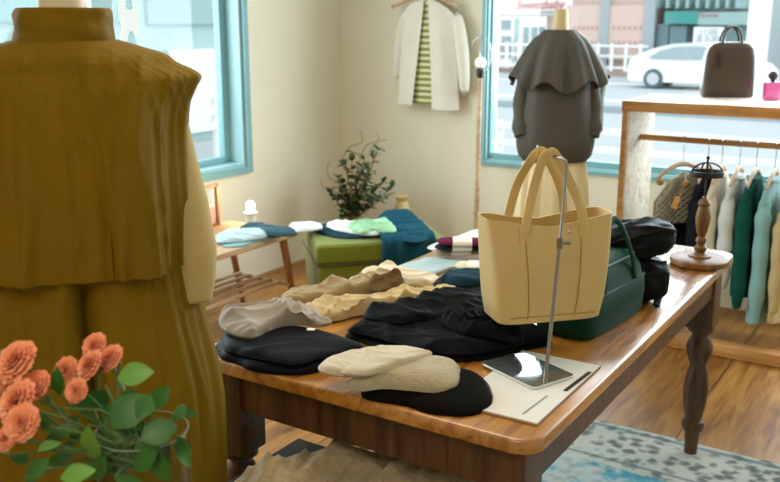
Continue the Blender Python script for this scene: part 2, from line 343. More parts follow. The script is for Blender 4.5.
# window_1: side window (left wall). trim, reveal, sashes, post, glass
def window(name, along, pos, u0, u1, posts, label, q=.05):
    root = bpy.data.objects.new(name, None); C.objects.link(root); root['kind'] = 'structure'; root['label'] = label
    sgn = 1 if along == 'X' else -1
    def bx(m, ua, ub, da, db, z0, z1):
        if along == 'X': m.box(((ua+ub)/2, pos+(da+db)/2, (z0+z1)/2), (ub-ua, db-da, z1-z0))
        else: m.box((pos-(da+db)/2, (ua+ub)/2, (z0+z1)/2), (db-da, ub-ua, z1-z0))
    t = M(); e = .02 if q > .03 else .010; f = .035 if q > .03 else .022
    for (a, b, z0, z1) in ((u0-f, u0, SILL-f, HEAD+f), (u1, u1+f, SILL-f, HEAD+f), (u0, u1, SILL-f, SILL), (u0, u1, HEAD, HEAD+f)): bx(t, a, b, -.02, .03, z0, z1)
    build('casing', t, W_TEAL, root, smooth=False)
    t = M()
    for (a, b, z0, z1) in ((u0, u0+e, SILL, HEAD), (u1-e, u1, SILL, HEAD), (u0+e, u1-e, SILL, SILL+e), (u0+e, u1-e, HEAD-e, HEAD)): bx(t, a, b, .0, .13, z0, z1)
    build('reveal', t, W_TEALD, root, smooth=False)
    t = M(); s0, s1 = u0+e, u1-e
    edges = [s0]+posts+[s1]; d0, d1 = (.095, .135) if q > .03 else (.03, .07)
    for (a, b, z0, z1) in ((s0, s0+q, SILL+e, HEAD-e), (s1-q, s1, SILL+e, HEAD-e), (s0+q, s1-q, SILL+e, SILL+e+.035), (s0+q, s1-q, HEAD-e-.05, HEAD-e)): bx(t, a, b, d0, d1, z0, z1)
    build('sash', t, W_TEAL, root, smooth=False)
    for p in posts:
        t = M(); bx(t, p-.06, p+.06, .0, .128, SILL+e, HEAD-e); build('mullion', t, W_TEALD, root, smooth=False)
    for a, b in zip(edges[:-1], edges[1:]):
        t = M(); bx(t, a+.008, b-.008, (d0+d1)/2-.003, (d0+d1)/2+.003, SILL+e, HEAD-e); build('pane', t, GLASS, root, smooth=False)
    return root
window('window_1', 'Y', XW, WY0, WY1, [1.15, 2.86], 'teal framed side window beside the olive coat')
window('window_2', 'X', YW, WX0, WX1, [], 'teal framed shop window onto the street', .012)

# ------------------------------------------------------------------ outside: street
GZ = -.72
struct('street_ground', M().box((-10, 26, GZ-.1), (90, 42, .2)), mat('pale_asphalt', (.42, .46, .47), .9), 'washed-out pale street', smooth=False)
struct('side_street_ground', M().box((-17, 0, GZ-.1), (26.8, 9.9, .2)), mat('pale_paving', (.46, .49, .49), .9), 'pale side street outside the left window', smooth=False)
def pyz(x, y, Y): p = PY(x, y, Y); return p
def facade_box(m, x0, y0, x1, y1, Y, t=.1, front=0):
    a = PY(x0, y0, Y); b = PY(x1, y1, Y)
    zt = PY((x0+x1)/2, y0, Y).z; zb = PY((x0+x1)/2, y1, Y).z
    return m.box(((a.x+b.x)/2, Y-front+t/2, (zt+zb)/2), (abs(b.x-a.x), t, abs(zt-zb)))
FY = 36
PINK = mat('pale_pink_tile', (.62, .46, .40), .8, var=.05, vscale=3); OFFW = mat('offwhite_board', (.80, .76, .70), .7); PINKD = mat('dusty_pink_brick', (.50, .33, .28), .8)
OUTGREY = mat('street_grey', (.36, .42, .44), .7); OUTTEAL = mat('awning_teal', (.055, .30, .27), .7); OUTTEAL2 = mat('faded_teal', (.32, .46, .45), .7); WHITEP = mat('white_paint', (.85, .86, .85), .6)
RED = mat('sign_red', (.55, .04, .06), .6); DKW = mat('shop_glass_dark', (.16, .25, .27), .15); BLKI = mat('sign_black', (.04, .05, .06), .6); BLUEC = mat('car_blue', (.04, .33, .52), .3); TREEG = mat('hedge_green', (.16, .30, .12), .8, var=.4, vscale=3)
xa = PY(470, 40, FY).x; xb = PY(652, 40, FY).x; xc = PY(752, 40, FY).x; xd = PY(990, 40, FY).x
bld = thing('shop_building', 'pale pink tiled shop building across the street with red script sign', 'building', ((xa+xb)/2, FY+4, GZ))
build('wall', M().box(((xa+xb)/2, FY+4, 3+GZ), (xb-xa, 7.6, 6.0)), PINK, bld, smooth=False)
build('roof_band', M().box(((xa+xb)/2, FY+3.4, 6.3+GZ), (xb-xa, 9, .5)), OUTGREY, bld, smooth=False)
m = M(); facade_box(m, 487, -12, 572, 15, FY, .2, .0); sb = build('sign_board', m, OFFW, bld, smooth=False)
def text(name, s, p, size, mt, parent, rz=0, shear=0, face='-Y'):
    cu = bpy.data.curves.new(name, 'FONT'); cu.body = s; cu.size = size; cu.extrude = .01*size; cu.shear = shear; cu.align_x = 'CENTER'; cu.align_y = 'CENTER'
    cu.materials.append(mt); o = bpy.data.objects.new(name, cu); C.objects.link(o); o.parent = parent
    bpy.context.view_layer.update(); me = bpy.data.meshes.new_from_object(o.evaluated_get(bpy.context.evaluated_depsgraph_get()))
    bpy.data.objects.remove(o); o = bpy.data.objects.new(name, me); C.objects.link(o); o.parent = parent
    if not me.materials: me.materials.append(mt)
    o.location = wmat(parent).inverted() @ Vector(p); o.rotation_euler = (PI/2, 0, rz); return o
p = PY(539, 5, FY-.03); text('lettering', 'Sweetbaby', (p.x, FY-.03, p.z), .50, RED, sb, 0, .4)
p = PY(547, 12, FY-.03); text('small_lettering', 'Garden', (p.x, FY-.03, p.z), .22, BLKI, sb, 0, .3)
m = M(); facade_box(m, 497, 16, 545, 68, FY, .1, .02); build('entrance_panel', m, OFFW, bld, smooth=False)
for x0, y0, x1, y1 in ((502, 20, 511, 30), (502, 36, 511, 58), (515, 18, 518, 62), (524, 27, 528, 60), (532, 27, 536, 60), (540, 27, 544, 60)):
    m = M(); facade_box(m, x0, y0, x1, y1, FY, .06, .06); build('window', m, DKW if x0 != 515 else OUTTEAL2, bld, smooth=False)
for (x0, x1, y0, y1) in ((497, 500, 16, 25), (497, 500, 43, 51)):
    m = M(); facade_box(m, x0, y0, x1, y1, FY, .06, .07); build('red_notice', m, RED, bld, smooth=False)
for x0, x1 in ((568, 602), (607, 646)):
    m = M(); facade_box(m, x0, 5, x1, 60, FY, .1, .04); pn = build('tile_panel', m, mat('pink_panel', (.68, .50, .43), .8), bld, smooth=False)
    for r_ in (26, 41):
        for k in range(6):
            mm = M(); xx = x0+6+k*(x1-x0-12)/5; facade_box(mm, xx, r_, xx+2.0, r_+4, FY, .05, .06)
            build('panel_slot', mm, PINKD, pn, smooth=False)
for x0, y0, x1, y1, mt in ((602, 0, 607, 66, OUTGREY), (646, 0, 652, 66, OUTGREY)):
    m = M(); facade_box(m, x0, y0, x1, y1, FY, .2, .12); build('pilaster', m, mt, bld, smooth=False)
m = M()
for k in range(14): m.box((xa+(xb-xa)*(k+.5)/14, FY-.45, GZ+.75), (.12, .08, 1.1))
for z in (.35, .8, 1.2): m.box(((xa+xb)/2, FY-.45, GZ+z), (xb-xa, .05, .08))
tag(build('white_railing', m, WHITEP, smooth=False), 'low white railing in front of the pink shop building', 'railing')
# teal shop
b2 = thing('corner_shop_building', 'grey shop building with teal awning behind the white car', 'building', ((xb+xc)/2+.1, FY+5.5, GZ))
build('wall', M().box(((xb+xc)/2+.15, FY+5, 3+GZ), (xc-xb-.1, 6, 6)), OUTGREY, b2, smooth=False)
m = M(); facade_box(m, 664, 11, 697, 24, FY, 1.6, -.1); build('awning', m, OUTTEAL, b2, smooth=False)
m = M(); facade_box(m, 698, 12, 750, 25, FY, 1.6, -.1); fa = build('fascia', m, OUTTEAL2, b2, smooth=False)
p = PY(713, 17, FY); p = PY(708, 15, FY); text('fascia_lettering', 'Flower', (p.x, FY+.08, p.z), .27, mat('faded_red', (.45, .16, .16), .7), fa)
for x0, y0, x1, y1 in ((655, 24, 664, 62), (668, 26, 682, 62), (724, 27, 736, 60)):
    m = M(); facade_box(m, x0, y0, x1, y1, FY, 1.8, -.3); build('shopfront_glass', m, DKW, b2, smooth=False)
m = M()
for k in range(9): facade_box(m, 655+k*10, -6, 657+k*10, 8, FY, 1.8, -.2)
build('roof_slats', m, OUTTEAL2, b2, smooth=False)
# price board
p0 = PY(708, 44, 34)
pb = thing('price_board', 'white price board standing behind the white car', 'sign board', (p0.x, 34, GZ))
m = M(); facade_box(m, 694, 27, 722, 44, 34, .1); build('board', m, WHITEP, pb, smooth=False)
for dx in (-.5, .5): build('board_post', M().box((p0.x+dx, 34.12, (p0.z+GZ)/2+.2), (.1, .1, p0.z-GZ+.4)), OUTGREY, pb, smooth=False)
for s, x, y, z in (('11:00', 708, 32, .33), ('8', 699, 39, .42), ('5:30', 712, 39, .33)):
    p = PY(x, y, 33.97); text('numerals', s, (p.x, 33.97, p.z), z*.9, OUTGREY, pb)
# white pillar / post near
m = M(); a = PY(749, 30, 24); b_ = PY(768, 30, 24)
tag(build('white_pillar', m.box(((a.x+b_.x)/2, 24, 2+GZ), (b_.x-a.x, .5, 5.6)), WHITEP, smooth=False), 'tall white pillar at the roadside right of the brown bag', 'pillar')
a = PY(800, 25, 44)
m = M()
for k in range(9): m.ball((a.x+k*.8+3.2+random.uniform(-.2, .2), 44+random.uniform(-.3, .3), 1.2+GZ+random.uniform(.2, 2.6)), 1.5+random.uniform(-.2, .2), nu=10, nv=7)
tag(build('hedge', m, TREEG), 'green hedge beyond the pillar at the right edge', 'hedge')
# guard rails and kerbs of the near pavement
m = M()
for Yv, z0 in ((10.2, .20), (10.2, -.02), (10.2, -.25)): m.box((-4, Yv, z0+.0), (9, .05, .07))
for k in range(6): m.box((-8.3+k*1.7, 10.24, (GZ+.25)/2), (.09, .05, .25-GZ))
tag(build('guard_rail', m, WHITEP, smooth=False), 'white roadside guard rail of three bars outside the shop window', 'guard rail')
struct('kerb', M().box((-10, 21.5, GZ+.08), (60, .35, .16)), OUTGREY, smooth=False)
struct('road_marking', M().box((-10, 24.6, GZ+.006), (60, .3, .012)).box((-10, 17.2, GZ+.006), (60, .3, .012)).box((-10, 31.4, GZ+.006), (60, .3, .012)), WHITEP, smooth=False)

def car(loc, name, label, paint, sx=1):
    t = thing(name, label, 'car', loc)
    L, Wd, = 4.45, 1.72
    prof = [(-2.2, .30), (-2.24, .60), (-2.18, .95), (-2.0, 1.08), (-1.45, 1.30), (-.9, 1.44), (-.2, 1.49), (.4, 1.44), (1.0, 1.18), (1.45, .98), (1.95, .82), (2.18, .62), (2.22, .35), (2.1, .22), (-2.1, .22)]
    m = M(); rs = []
    for y, ins in ((-Wd/2, .10), (-Wd/2+.0, .03), (-Wd/2-.02, 0), (Wd/2+.02, 0), (Wd/2, .03), (Wd/2, .10)):
        ring = []
        for x, z in prof:
            k = max(0, (z-.85)/.64); yy = y*(1-.22*k); ring.append(Vector((x*(1-ins*.2), yy, .22+(z-.22)*(1-ins*.25))))
        rs.append(ring)
    m.rings(rs); build('body', m, paint, t, local=True, ang=50)
    win = [(-1.55, 1.02), (-1.2, 1.24), (-.7, 1.36), (-.1, 1.39), (.4, 1.34), (.95, 1.05), (.9, .98), (-1.5, .98)]
    for s in (-1, 1):
        pts = []
        for x, z in win:
            k = max(0, (z-.85)/.64); pts.append(Vector((x, s*((Wd/2+.02)*(1-.22*k)+.004), z)))
        build('side_window', M().prism(pts, (0, s*.012, 0)), mat('car_glass', (.30, .38, .40), .1), t, local=True, smooth=False)
    for s in (-1, 1):
        build('lamp', M().box((2.02, s*.70, .66), (.26, .26, .12), bev=.03), mat('headlamp', (.8, .85, .85), .1), t, local=True)
        for x in (-1.36, 1.34):
            rot = Matrix.Rotation(PI/2, 3, 'X')
            tr = build('tyre', M().lathe([(.20, -.1), (.30, -.1), (.325, -.06), (.325, .06), (.30, .1), (.20, .1)], (x, s*(Wd/2-.06), .325), 24, rot), mat('tyre_grey', (.10, .14, .15), .8), t, local=True)
            q = M().lathe([(.20, -.105), (.20, .105)], (x, s*(Wd/2-.05), .325), 20, rot)
            for k in range(5):
                an = k*2*PI/5; q.box((x+.12*math.cos(an), s*(Wd/2+.06), .325+.12*math.sin(an)), (.15, .03, .045), ry=-an)
            h = build('hubcap', q, mat('hub_silver', (.62, .66, .68), .3), tr, local=False) if False else build('hubcap', q, mat('hub_silver', (.62, .66, .68), .3), tr, local=True)
    return t
cw = PD(653, 87, 29.5)
car((cw.x+1.36, cw.y+.8, GZ), 'white_car', 'white hatchback parked across the street with grey side windows', mat('car_white', (.88, .90, .90), .3))
cb = PY(800, 70, 31); car((cb.x+1.9, 33.2, GZ), 'blue_car', 'bright blue car at the right edge behind the pillar', BLUEC)
# outside the side window
sbld = thing('teal_building', 'pale teal washed building outside the side window', 'building', (-14, 5.5, GZ))
build('wall', M().box((-14, 6, 3.2), (4, 18, 8)), mat('teal_render', (.40, .55, .53), .8, var=.08, vscale=.6), sbld, smooth=False)
build('shop_panel', M().box((-11.97, 9.3, 2.2), (.1, 2.6, 1.5)), mat('teal_panel', (.26, .46, .44), .7), sbld, smooth=False)
build('shop_panel', M().box((-11.97, 12.2, 2.6), (.1, 2.4, 2.4)), OUTTEAL2, sbld, smooth=False)
build('shutter', M().box((-11.97, 12.5, .2), (.1, 2.0, 1.5)), WHITEP, sbld, smooth=False)
tag(build('lamp_post', M().tube([(-8.6, 7.65, GZ), (-8.6, 7.65, 4.4)], .05), mat('post_green_grey', (.10, .27, .27), .6)), 'thin dark teal post outside the side window', 'post')
m = M().box((-7.4, 8.6, -.45), (.8, 1.6, .4), bev=.12); tag(build('concrete_planter', m, WHITEP), 'low white concrete block on the side street', 'block')
m = M()
for z in (.0, .22, .44): m.box((-9, 9.5, z), (.06, 5, .09))
for k in range(5): m.box((-9.05, 7.4+k*1.05, (GZ+.48)/2), (.06, .1, .48-GZ))
tag(build('side_guard_rail', m, WHITEP, smooth=False), 'white bar railing on the side street', 'railing')
# white animal decal on the side window glass
dp = [(119, 42), (122, 30), (119, 20), (118, 6), (121, 0), (126, 1), (125, 9), (128, 13), (133, 12), (132, 3), (135, 4), (138, 12), (139, 26), (138, 36), (135, 41), (133, 34), (129, 35), (127, 44), (123, 45)]
m = M().prism([PX(x, y-3, XW-.108) for x, y in dp], (.0015, 0, 0))
tag(build('window_sticker', m, WHITEP, smooth=False), 'white animal shaped sticker on the side window glass', 'sticker')

# ------------------------------------------------------------------ cloth tools
def smooth_outline(pts, n=80):
    k = len(pts); out = []
    for i in range(k):
        p0, p1, p2, p3 = pts[i-1], pts[i], pts[(i+1) % k], pts[(i+2) % k]
        q = max(2, n//k)
        for j in range(q):
            t = j/q; out.append(.5*((2*p1)+(-p0+p2)*t+(2*p0-5*p1+4*p2-p3)*t*t+(-p0+3*p1-3*p2+p3)*t**3))
    return out
def ridge(x): return max(0, 1-abs(x)*3.2)**1.5
def fold(p, ang, freq, seed):
    c, s_ = math.cos(ang), math.sin(ang)
    wx = noise.noise(Vector((p.x*5, p.y*5, seed+40)))*.05; wy = noise.noise(Vector((p.x*5, p.y*5, seed+80)))*.05
    x, y = p.x+wx, p.y+wy
    u = -x*s_+y*c; v = x*c+y*s_
    a = ridge(noise.noise(Vector((u*freq, v*freq*.20, seed*3.1))))
    b = ridge(noise.noise(Vector((u*freq*2.3, v*freq*.5, seed*5.3+2))))
    a2 = ridge(noise.noise(Vector((v*freq*1.1, u*freq*.5, seed*2.1+7))))
    d = noise.noise(Vector((u*freq*.4, v*freq*.3, seed*1.7+9)))
    return a*.75+b*.35+a2*.35+d*.9-.25
def mound(outline, z0, th, seed=0, ang=0, freq=14, amp=.5, rings=40, n=150, edge=9, m=None, jag=.02):
    m = m or M(); o = smooth_outline([Vector((p[0], p[1], 0)) for p in outline], n)
    c = sum(o, Vector())/len(o); rs = []
    def wob(p, s): return 1+jag*(noise.noise(Vector((p.x*22, p.y*22, seed)))+.6*noise.noise(Vector((p.x*60, p.y*60, seed+3))))*s
    rs.append([Vector((c.x+(p.x-c.x)*.985*wob(p, 1), c.y+(p.y-c.y)*.985*wob(p, 1), z0)) for p in o])
    for i in range(rings):
        s = 1-(i/(rings-1))**1.3*.985; ring = []
        prof = (1-s**edge)**.5
        for p in o:
            q = c+(p-c)*s
            h = th*prof*max(.15, 1+amp*fold(q, ang, freq, seed))
            w = wob(p, s)
            ring.append(Vector((c.x+(q.x-c.x)*w, c.y+(q.y-c.y)*w, z0+max(h, .0015)+(.22*th if i == 0 else 0))))
        rs.append(ring)
    return m.rings(rs)
def pxo(pts, z): return [PZ(x, y, z) for x, y in pts]
def pxs(pts, z, th):
    cy = sum(p[1] for p in pts)/len(pts); h = max(abs(p[1]-cy) for p in pts)
    return [PZ(x, y, z+th*.8*max(0, min(1, .5+(cy-y)/h))) for x, y in pts]
def garment(name, px, z0, th, mt, label, cat, group=None, seed=0, ang=0, freq=14, amp=.5, layers=1, edge=9, jag=.02):
    m = M(); o = pxs(px, z0, th)
    t = th/layers; rr = random.Random(seed)
    for k in range(layers):
        c = sum(o, Vector())/len(o)
        oo = [c+(p-c)*(1-.03*k)+Vector((rr.uniform(-.007, .007), rr.uniform(-.007, .007), 0)) for p in o]
        last = k == layers-1
        mound(oo, z0+k*t*.98, t*1.03, seed+k, ang, freq, amp if last else .12, m=m, edge=edge if last else 14, rings=40 if last else 8, jag=jag)
    ob = build(name, m, mt, ang=80)
    return tag(ob, label, cat, group)

# ------------------------------------------------------------------ table
TZ = .72; X0, X1, Y0, Y1 = -1.435, -.575, 1.385, 3.03
tb = thing('display_table', 'large pine display table with turned legs in the shop centre', 'table', ((X0+X1)/2, (Y0+Y1)/2, 0))
def rrect(x0, y0, x1, y1, r, n=6):
    out = []
    for cx, cy, a in ((x1-r, y1-r, 0), (x0+r, y1-r, 90), (x0+r, y0+r, 180), (x1-r, y0+r, 270)):
        for k in range(n+1): q = R(a+90*k/n); out.append(Vector((cx+r*math.cos(q), cy+r*math.sin(q), 0)))
    return out
o = rrect(X0, Y0, X1, Y1, .05)
def off(o, z, s):
    c = Vector(((X0+X1)/2, (Y0+Y1)/2, 0)); return [Vector((p.x-math.copysign(s, p.x-c.x), p.y-math.copysign(s, p.y-c.y), z)) for p in o]
build('tabletop', M().rings([off(o, TZ-.032, .004), off(o, TZ-.028, 0), off(o, TZ-.006, 0), off(o, TZ-.002, .002), off(o, TZ, .006)]), W_TABLE, tb, ang=40)
m = M(); ap = .035
for (c, d) in ((((X0+X1)/2, Y0+.05, TZ-.082), (X1-X0-.16, .022, .10)), (((X0+X1)/2, Y1-.05, TZ-.082), (X1-X0-.16, .022, .10)),
               ((X0+.05, (Y0+Y1)/2, TZ-.082), (.022, Y1-Y0-.16, .10)), ((X1-.05, (Y0+Y1)/2, TZ-.082), (.022, Y1-Y0-.16, .10))): m.box(c, d)
build('apron', m, W_TLEG, tb, smooth=False)
for lx, ly in ((X0+.075, Y0+.075), (X1-.075, Y0+.075), (X0+.075, Y1-.075), (X1-.075, Y1-.075)):
    m = M().box((lx, ly, .580), (.088, .088, .216), bev=.004)
    prof = [(.040, .525), (.043, .515), (.043, .505), (.030, .495), (.027, .485), (.036, .47), (.043, .445), (.043, .42), (.036, .395), (.028, .375), (.027, .36), (.033, .345), (.040, .30), (.042, .26), (.038, .21), (.030, .165), (.027, .15), (.036, .142), (.038, .128), (.036, .11), (.028, .10), (.026, .09), (.022, .03), (.021, .003)]
    m.lathe([(r_, z_*.905) for r_, z_ in prof], (lx, ly, 0), 24); build('leg', m, W_TLEG, tb)
struct('rug_ground', M().box((0, 0, -.3), (.01, .01, .01)), FLOOR) if False else None
o = M().box((-.55, 1.7, .0045), (2.1, 2.66, .007))
tag(build('rug', o, RUG, smooth=False), 'faded blue and cream patterned rug under the display table', 'rug')

# ------------------------------------------------------------------ front mannequin in olive coat
def loft(rows, n=96, foldf=None, open_top=True, cap=(True, True), disp=None):
    rs = []
    for i, (z, cx, cy, rx, ry) in enumerate(rows):
        ring = []
        for q in range(n):
            t = q*2*PI/n; ct, st = math.cos(t), math.sin(t)
            e = .82; x = math.copysign(abs(ct)**e, ct); y = math.copysign(abs(st)**e, st)
            k = 1+(foldf(t, z) if foldf else 0)
            q3_ = Vector((cx+rx*x*k, cy+ry*y*k, z))
            if disp: q3_.y += math.copysign(1, st)*abs(st)**.5*disp(q3_.x, z)
            ring.append(q3_)
        rs.append(ring)
    return M().rings(rs, *cap)
def interp(keys, n):
    out = []; K = len(keys)
    for i in range(n):
        f = i/(n-1)*(K-1); a = min(int(f), K-2); t = f-a
        k0, k1, k2, k3 = keys[max(a-1, 0)], keys[a], keys[a+1], keys[min(a+2, K-1)]
        row = []
        for j in range(len(k1)):
            m1 = (k2[j]-k0[j])/2; m2 = (k3[j]-k1[j])/2
            if j == 0: row.append(k1[0]*(1-t)+k2[0]*t)
            else: row.append((2*t**3-3*t*t+1)*k1[j]+(t**3-2*t*t+t)*m1+(-2*t**3+3*t*t)*k2[j]+(t**3-t*t)*m2)
        out.append(tuple(row))
    return out
def ridge(x): return max(0, 1-abs(x)*3.2)**1.5
def nz(x, y, z): return noise.noise(Vector((x, y, z)))
fc = PD(67, 60, 1.6); FM = thing('mannequin', 'headless cream mannequin wearing the olive coat, nearest the camera', 'mannequin', (fc.x, fc.y, 0), YAW+R(4))
def stand(root, zt, mt, cap_r=.042, body=(.15, .09)):
    build('torso', loft(interp([(zt-.62, 0, 0, body[0]*.9, body[1]), (zt-.45, 0, 0, body[0]*.8, body[1]*.85), (zt-.2, 0, 0, body[0], body[1]), (zt-.10, 0, 0, body[0]*.85, body[1]*.7), (zt-.06, 0, 0, cap_r*1.4, cap_r*1.2), (zt-.02, 0, 0, cap_r, cap_r), (zt+.06, 0, 0, cap_r*.85, cap_r*.85)], 20), 24), mt, root, local=True)
    build('pole', M().tube([(0, 0, .03), (0, 0, zt-.6)], .014), BLACKM, root, local=True)
    build('base', M().lathe([(.15, 0), (.15, .012), (.13, .02), (.02, .03), (.016, .06)], (0, 0, 0.0)), BLACKM, root, local=True)
stand(FM, 1.50, NECK)
CO = thing('olive_coat', 'olive brown sleeveless cape coat with stand collar seen from behind', 'coat', (fc.x, fc.y, .25), YAW+R(4))
dz = -.25
# lower body of the coat: hangs from the back with a deep centre pleat
def drape(x, z, seed, lean=.5, f=11):
    u = x*f+lean*x*(z+1.2)*4+.6*noise.noise(Vector((x*3, z*2.5, seed)))
    a = ridge(noise.noise(Vector((u, z*1.3, seed))))
    b = ridge(noise.noise(Vector((u*2.3+5, z*2.6, seed+4))))
    c_ = noise.noise(Vector((x*30, z*26, seed+8)))
    return .019*a+.007*b+.0022*c_+.012*noise.noise(Vector((u*.6, z*.8, seed+2)))
def ff_low(t, z):
    k = .02*math.sin(t*7+z*2)+.006*math.sin(t*19+z*3)+.03*ridge(nz(math.cos(t)*5, math.sin(t)*5, z*1.6))+.035*nz(math.cos(t)*2.4, math.sin(t)*2.4, z*1.3+4)
    tt = (t+PI/2+.0) % (2*PI); tt = min(tt, 2*PI-tt)       # back centre = -Y
    d = (t-(-PI/2+.13)) % (2*PI); d = min(d, 2*PI-d)
    if z < 1.06+dz: k -= .30*math.exp(-(d/.055)**2)*min(1, (1.06+dz-z)/.05)
    return k
rows = interp([(.30+dz+.02, 0, 0, .240, .180), (.50+dz, 0, 0, .240, .175), (.63+dz, .004, 0, .240, .17), (.78+dz, .004, 0, .232, .165), (.92+dz, 0, 0, .212, .155), (1.05+dz, 0, 0, .190, .145), (1.2+dz, 0, 0, .18, .13), (1.34+dz, 0, 0, .17, .11)], 44)
build('skirt', loft(rows, 260, ff_low, cap=(True, True), disp=lambda x, z: drape(x, z, 3.3, 0, 9)), OLIVE, CO, local=True, ang=80)
# cape over shoulders, open armholes: seen as a flared shell
def ff_cape(t, z):
    zz = z-dz; a = max(0, min(1, (1.40-zz)/.38))
    k = (.25+a)*(.030*math.sin(t*9+1.0+zz*1.5)+.022*math.sin(t*5-.6)+.006*math.sin(t*17+zz*3)+.03*nz(math.cos(t)*5, math.sin(t)*5, zz*2))
    k += .010*nz(math.cos(t)*9, zz*9, math.sin(t)*9)*(.3+a)
    k += .025*ridge(nz(math.cos(t)*5+3, zz*2.0+math.cos(t)*2, math.sin(t)*5)*1.1)*(.5+a)
    return k
K_ = [(1.028, .205, .170), (1.06, .205, .170), (1.12, .204, .165), (1.20, .204, .158), (1.27, .206, .150), (1.32, .214, .140), (1.350, .228, .130), (1.366, .236, .122), (1.376, .226, .116), (1.390, .195, .112), (1.405, .175, .106), (1.416, .140, .098), (1.426, .108, .090), (1.431, .090, .082)]
rows = interp([(a+dz, 0, 0, b, c_) for a, b, c_ in K_], 110)
build('cape', loft(rows, 260, ff_cape, cap=(False, False), disp=lambda x, z: drape(x, z, 7.7, .5, 10)*min(1, (1.425+dz-z)/.03 if z < 1.425+dz else 0)), OLIVE, CO, local=True, ang=80)
# hem band of the cape
# collar
def ff_col(t, z): return .05*nz(math.cos(t)*2.5, z*45, math.sin(t)*2.5)+.02*math.sin(z*160+t*2)
rows = interp([(1.422+dz, 0, 0, .090, .080), (1.428+dz, 0, 0, .084, .076), (1.45+dz, 0, 0, .083, .075), (1.48+dz, 0, 0, .080, .072), (1.487+dz, 0, 0, .077, .069), (1.482+dz, 0, 0, .072, .064), (1.44+dz, 0, 0, .070, .062)], 26)
build('collar', loft(rows, 96, ff_col, cap=(False, False)), OLIVE, CO, local=True, ang=80)
# seam line under the collar
ring = [(.0905*math.cos(q*2*PI/48), .0815*math.sin(q*2*PI/48), 1.424+dz) for q in range(48)]
build('collar_seam', M().tube(ring+ring[:2], .0025, 6), cloth('olive_seam', (.10, .055, .006)), CO, local=True)
# shoulder flaps jutting out at the armholes and the sleeves beneath
for s in (1, -1):
    pts = [(s*.15, 0, 1.33+dz), (s*.170, 0, 1.22+dz), (s*.190, -.01, 1.13+dz), (s*.202, -.018, 1.05+dz), (s*.206, -.026, .99+dz), (s*.207, -.034, .945+dz)]
    pp = []; 
    for i in range(len(pts)-1):
        for k in range(5): pp.append(Vector(pts[i]).lerp(Vector(pts[i+1]), k/5))
    pp.append(Vector(pts[-1]))
    rad = [.050-.018*max(0, i-16)/9 for i in range(len(pp))]
    build('sleeve', M().tube(pp, rad, 20, flat=.9), KHAKIS, CO, local=True, sub=1)

# ------------------------------------------------------------------ second mannequin in grey cape jacket
gc = PD(557, 100, 4.1); GMr = YAW+R(-4)
G2 = thing('mannequin', 'cream mannequin in grey jacket standing by the street window', 'mannequin', (gc.x, gc.y, 0), GMr)
stand(G2, 1.455, NECK2, .036, (.14, .08))
JK = thing('grey_jacket', 'taupe grey cape jacket on the mannequin by the street window', 'jacket', (gc.x, gc.y, .8), GMr); dz = -.8
def ffj(t, z): return .02*math.sin(t*6+z*5)+.02*nz(math.cos(t)*3, math.sin(t)*3, z*4)
rows = interp([(.835+dz, -.0, 0, .150, .11), (.86+dz, 0, 0, .168, .12), (.92+dz, 0, 0, .178, .13), (1.0+dz, 0, 0, .170, .125), (1.15+dz, 0, 0, .150, .115), (1.3+dz, 0, 0, .13, .10)], 26)
build('body', loft(rows, 96, ffj), GREYC, JK, local=True, ang=80)
def ffk(t, z):
    a = max(0, min(1, (1.40-(z-dz))/.2)); pl = abs(math.sin(t*3.5+1.9))
    return a*(.17*pl**.6-.10)+.035*(.3+a)*math.sin(t*15+.7)+.01*nz(math.cos(t)*5, math.sin(t)*5, z*6)
n = 160; rs = []
for i in range(34):
    f = i/33; ring = []
    for q in range(n):
        t = q*2*PI/n; zb = 1.145+.05*math.sin(t*3.5+1.9)**2+.03*math.cos(t)**2
        zt = 1.425; z = zt+(zb-zt)*f
        prof = [(0, .072, .058), (.06, .085, .07), (.2, .125, .095), (.4, .155, .12), (.6, .177, .135), (.8, .197, .148), (1, .215, .158)]
        for a, b in zip(prof[:-1], prof[1:]):
            if f <= b[0]+1e-6: u = (f-a[0])/(b[0]-a[0]); rx = a[1]+(b[1]-a[1])*u; ry = a[2]+(b[2]-a[2])*u; break
        k = 1+ffk(t, z+dz); ring.append(Vector((rx*k*math.cos(t), ry*k*math.sin(t), z+dz)))
    rs.append(ring)
ob = build('cape', M().rings(rs, False, False), GREYC, JK, local=True, ang=80); sd = ob.modifiers.new('thick', 'SOLIDIFY'); sd.thickness = .004
for s in (-1, 1):
    pts = [Vector((s*.12, 0, 1.32+dz)), Vector((s*.145, .0, 1.2+dz)), Vector((s*.158, -.01, 1.08+dz)), Vector((s*.160, -.03, 1.0+dz)), Vector((s*.155, -.05, .95+dz))]
    pp = [pts[i].lerp(pts[i+1], k/4) for i in range(4) for k in range(4)]+[pts[-1]]
    build('sleeve', M().tube(pp, [.042+.004*math.sin(i*1.1) for i in range(len(pp))], 18), GREYC, JK, local=True)
pp = [(.175, .03, 1.3+dz), (.213, .02, 1.2+dz), (.200, -.0, 1.12+dz), (.196, -.02, .97+dz)]
build('tie_belt', M().tube(pp, [.014, .012, .012, .016], 8, flat=.4), BLUESLV, JK, local=True)
SK = thing('cream_skirt', 'long cream pleated skirt under the grey jacket', 'skirt', (gc.x, gc.y, .2), GMr); dz = -.2
def ffs(t, z): return .05*math.sin(t*11+.5*math.sin(z*3))+.02*math.sin(t*23)
build('skirt_body', loft(interp([(.22+dz, 0, 0, .18, .15), (.5+dz, 0, 0, .168, .13), (.7+dz, 0, 0, .158, .115), (.9+dz, 0, 0, .13, .09)], 24), 160, ffs), SKIRT, SK, local=True, ang=80)

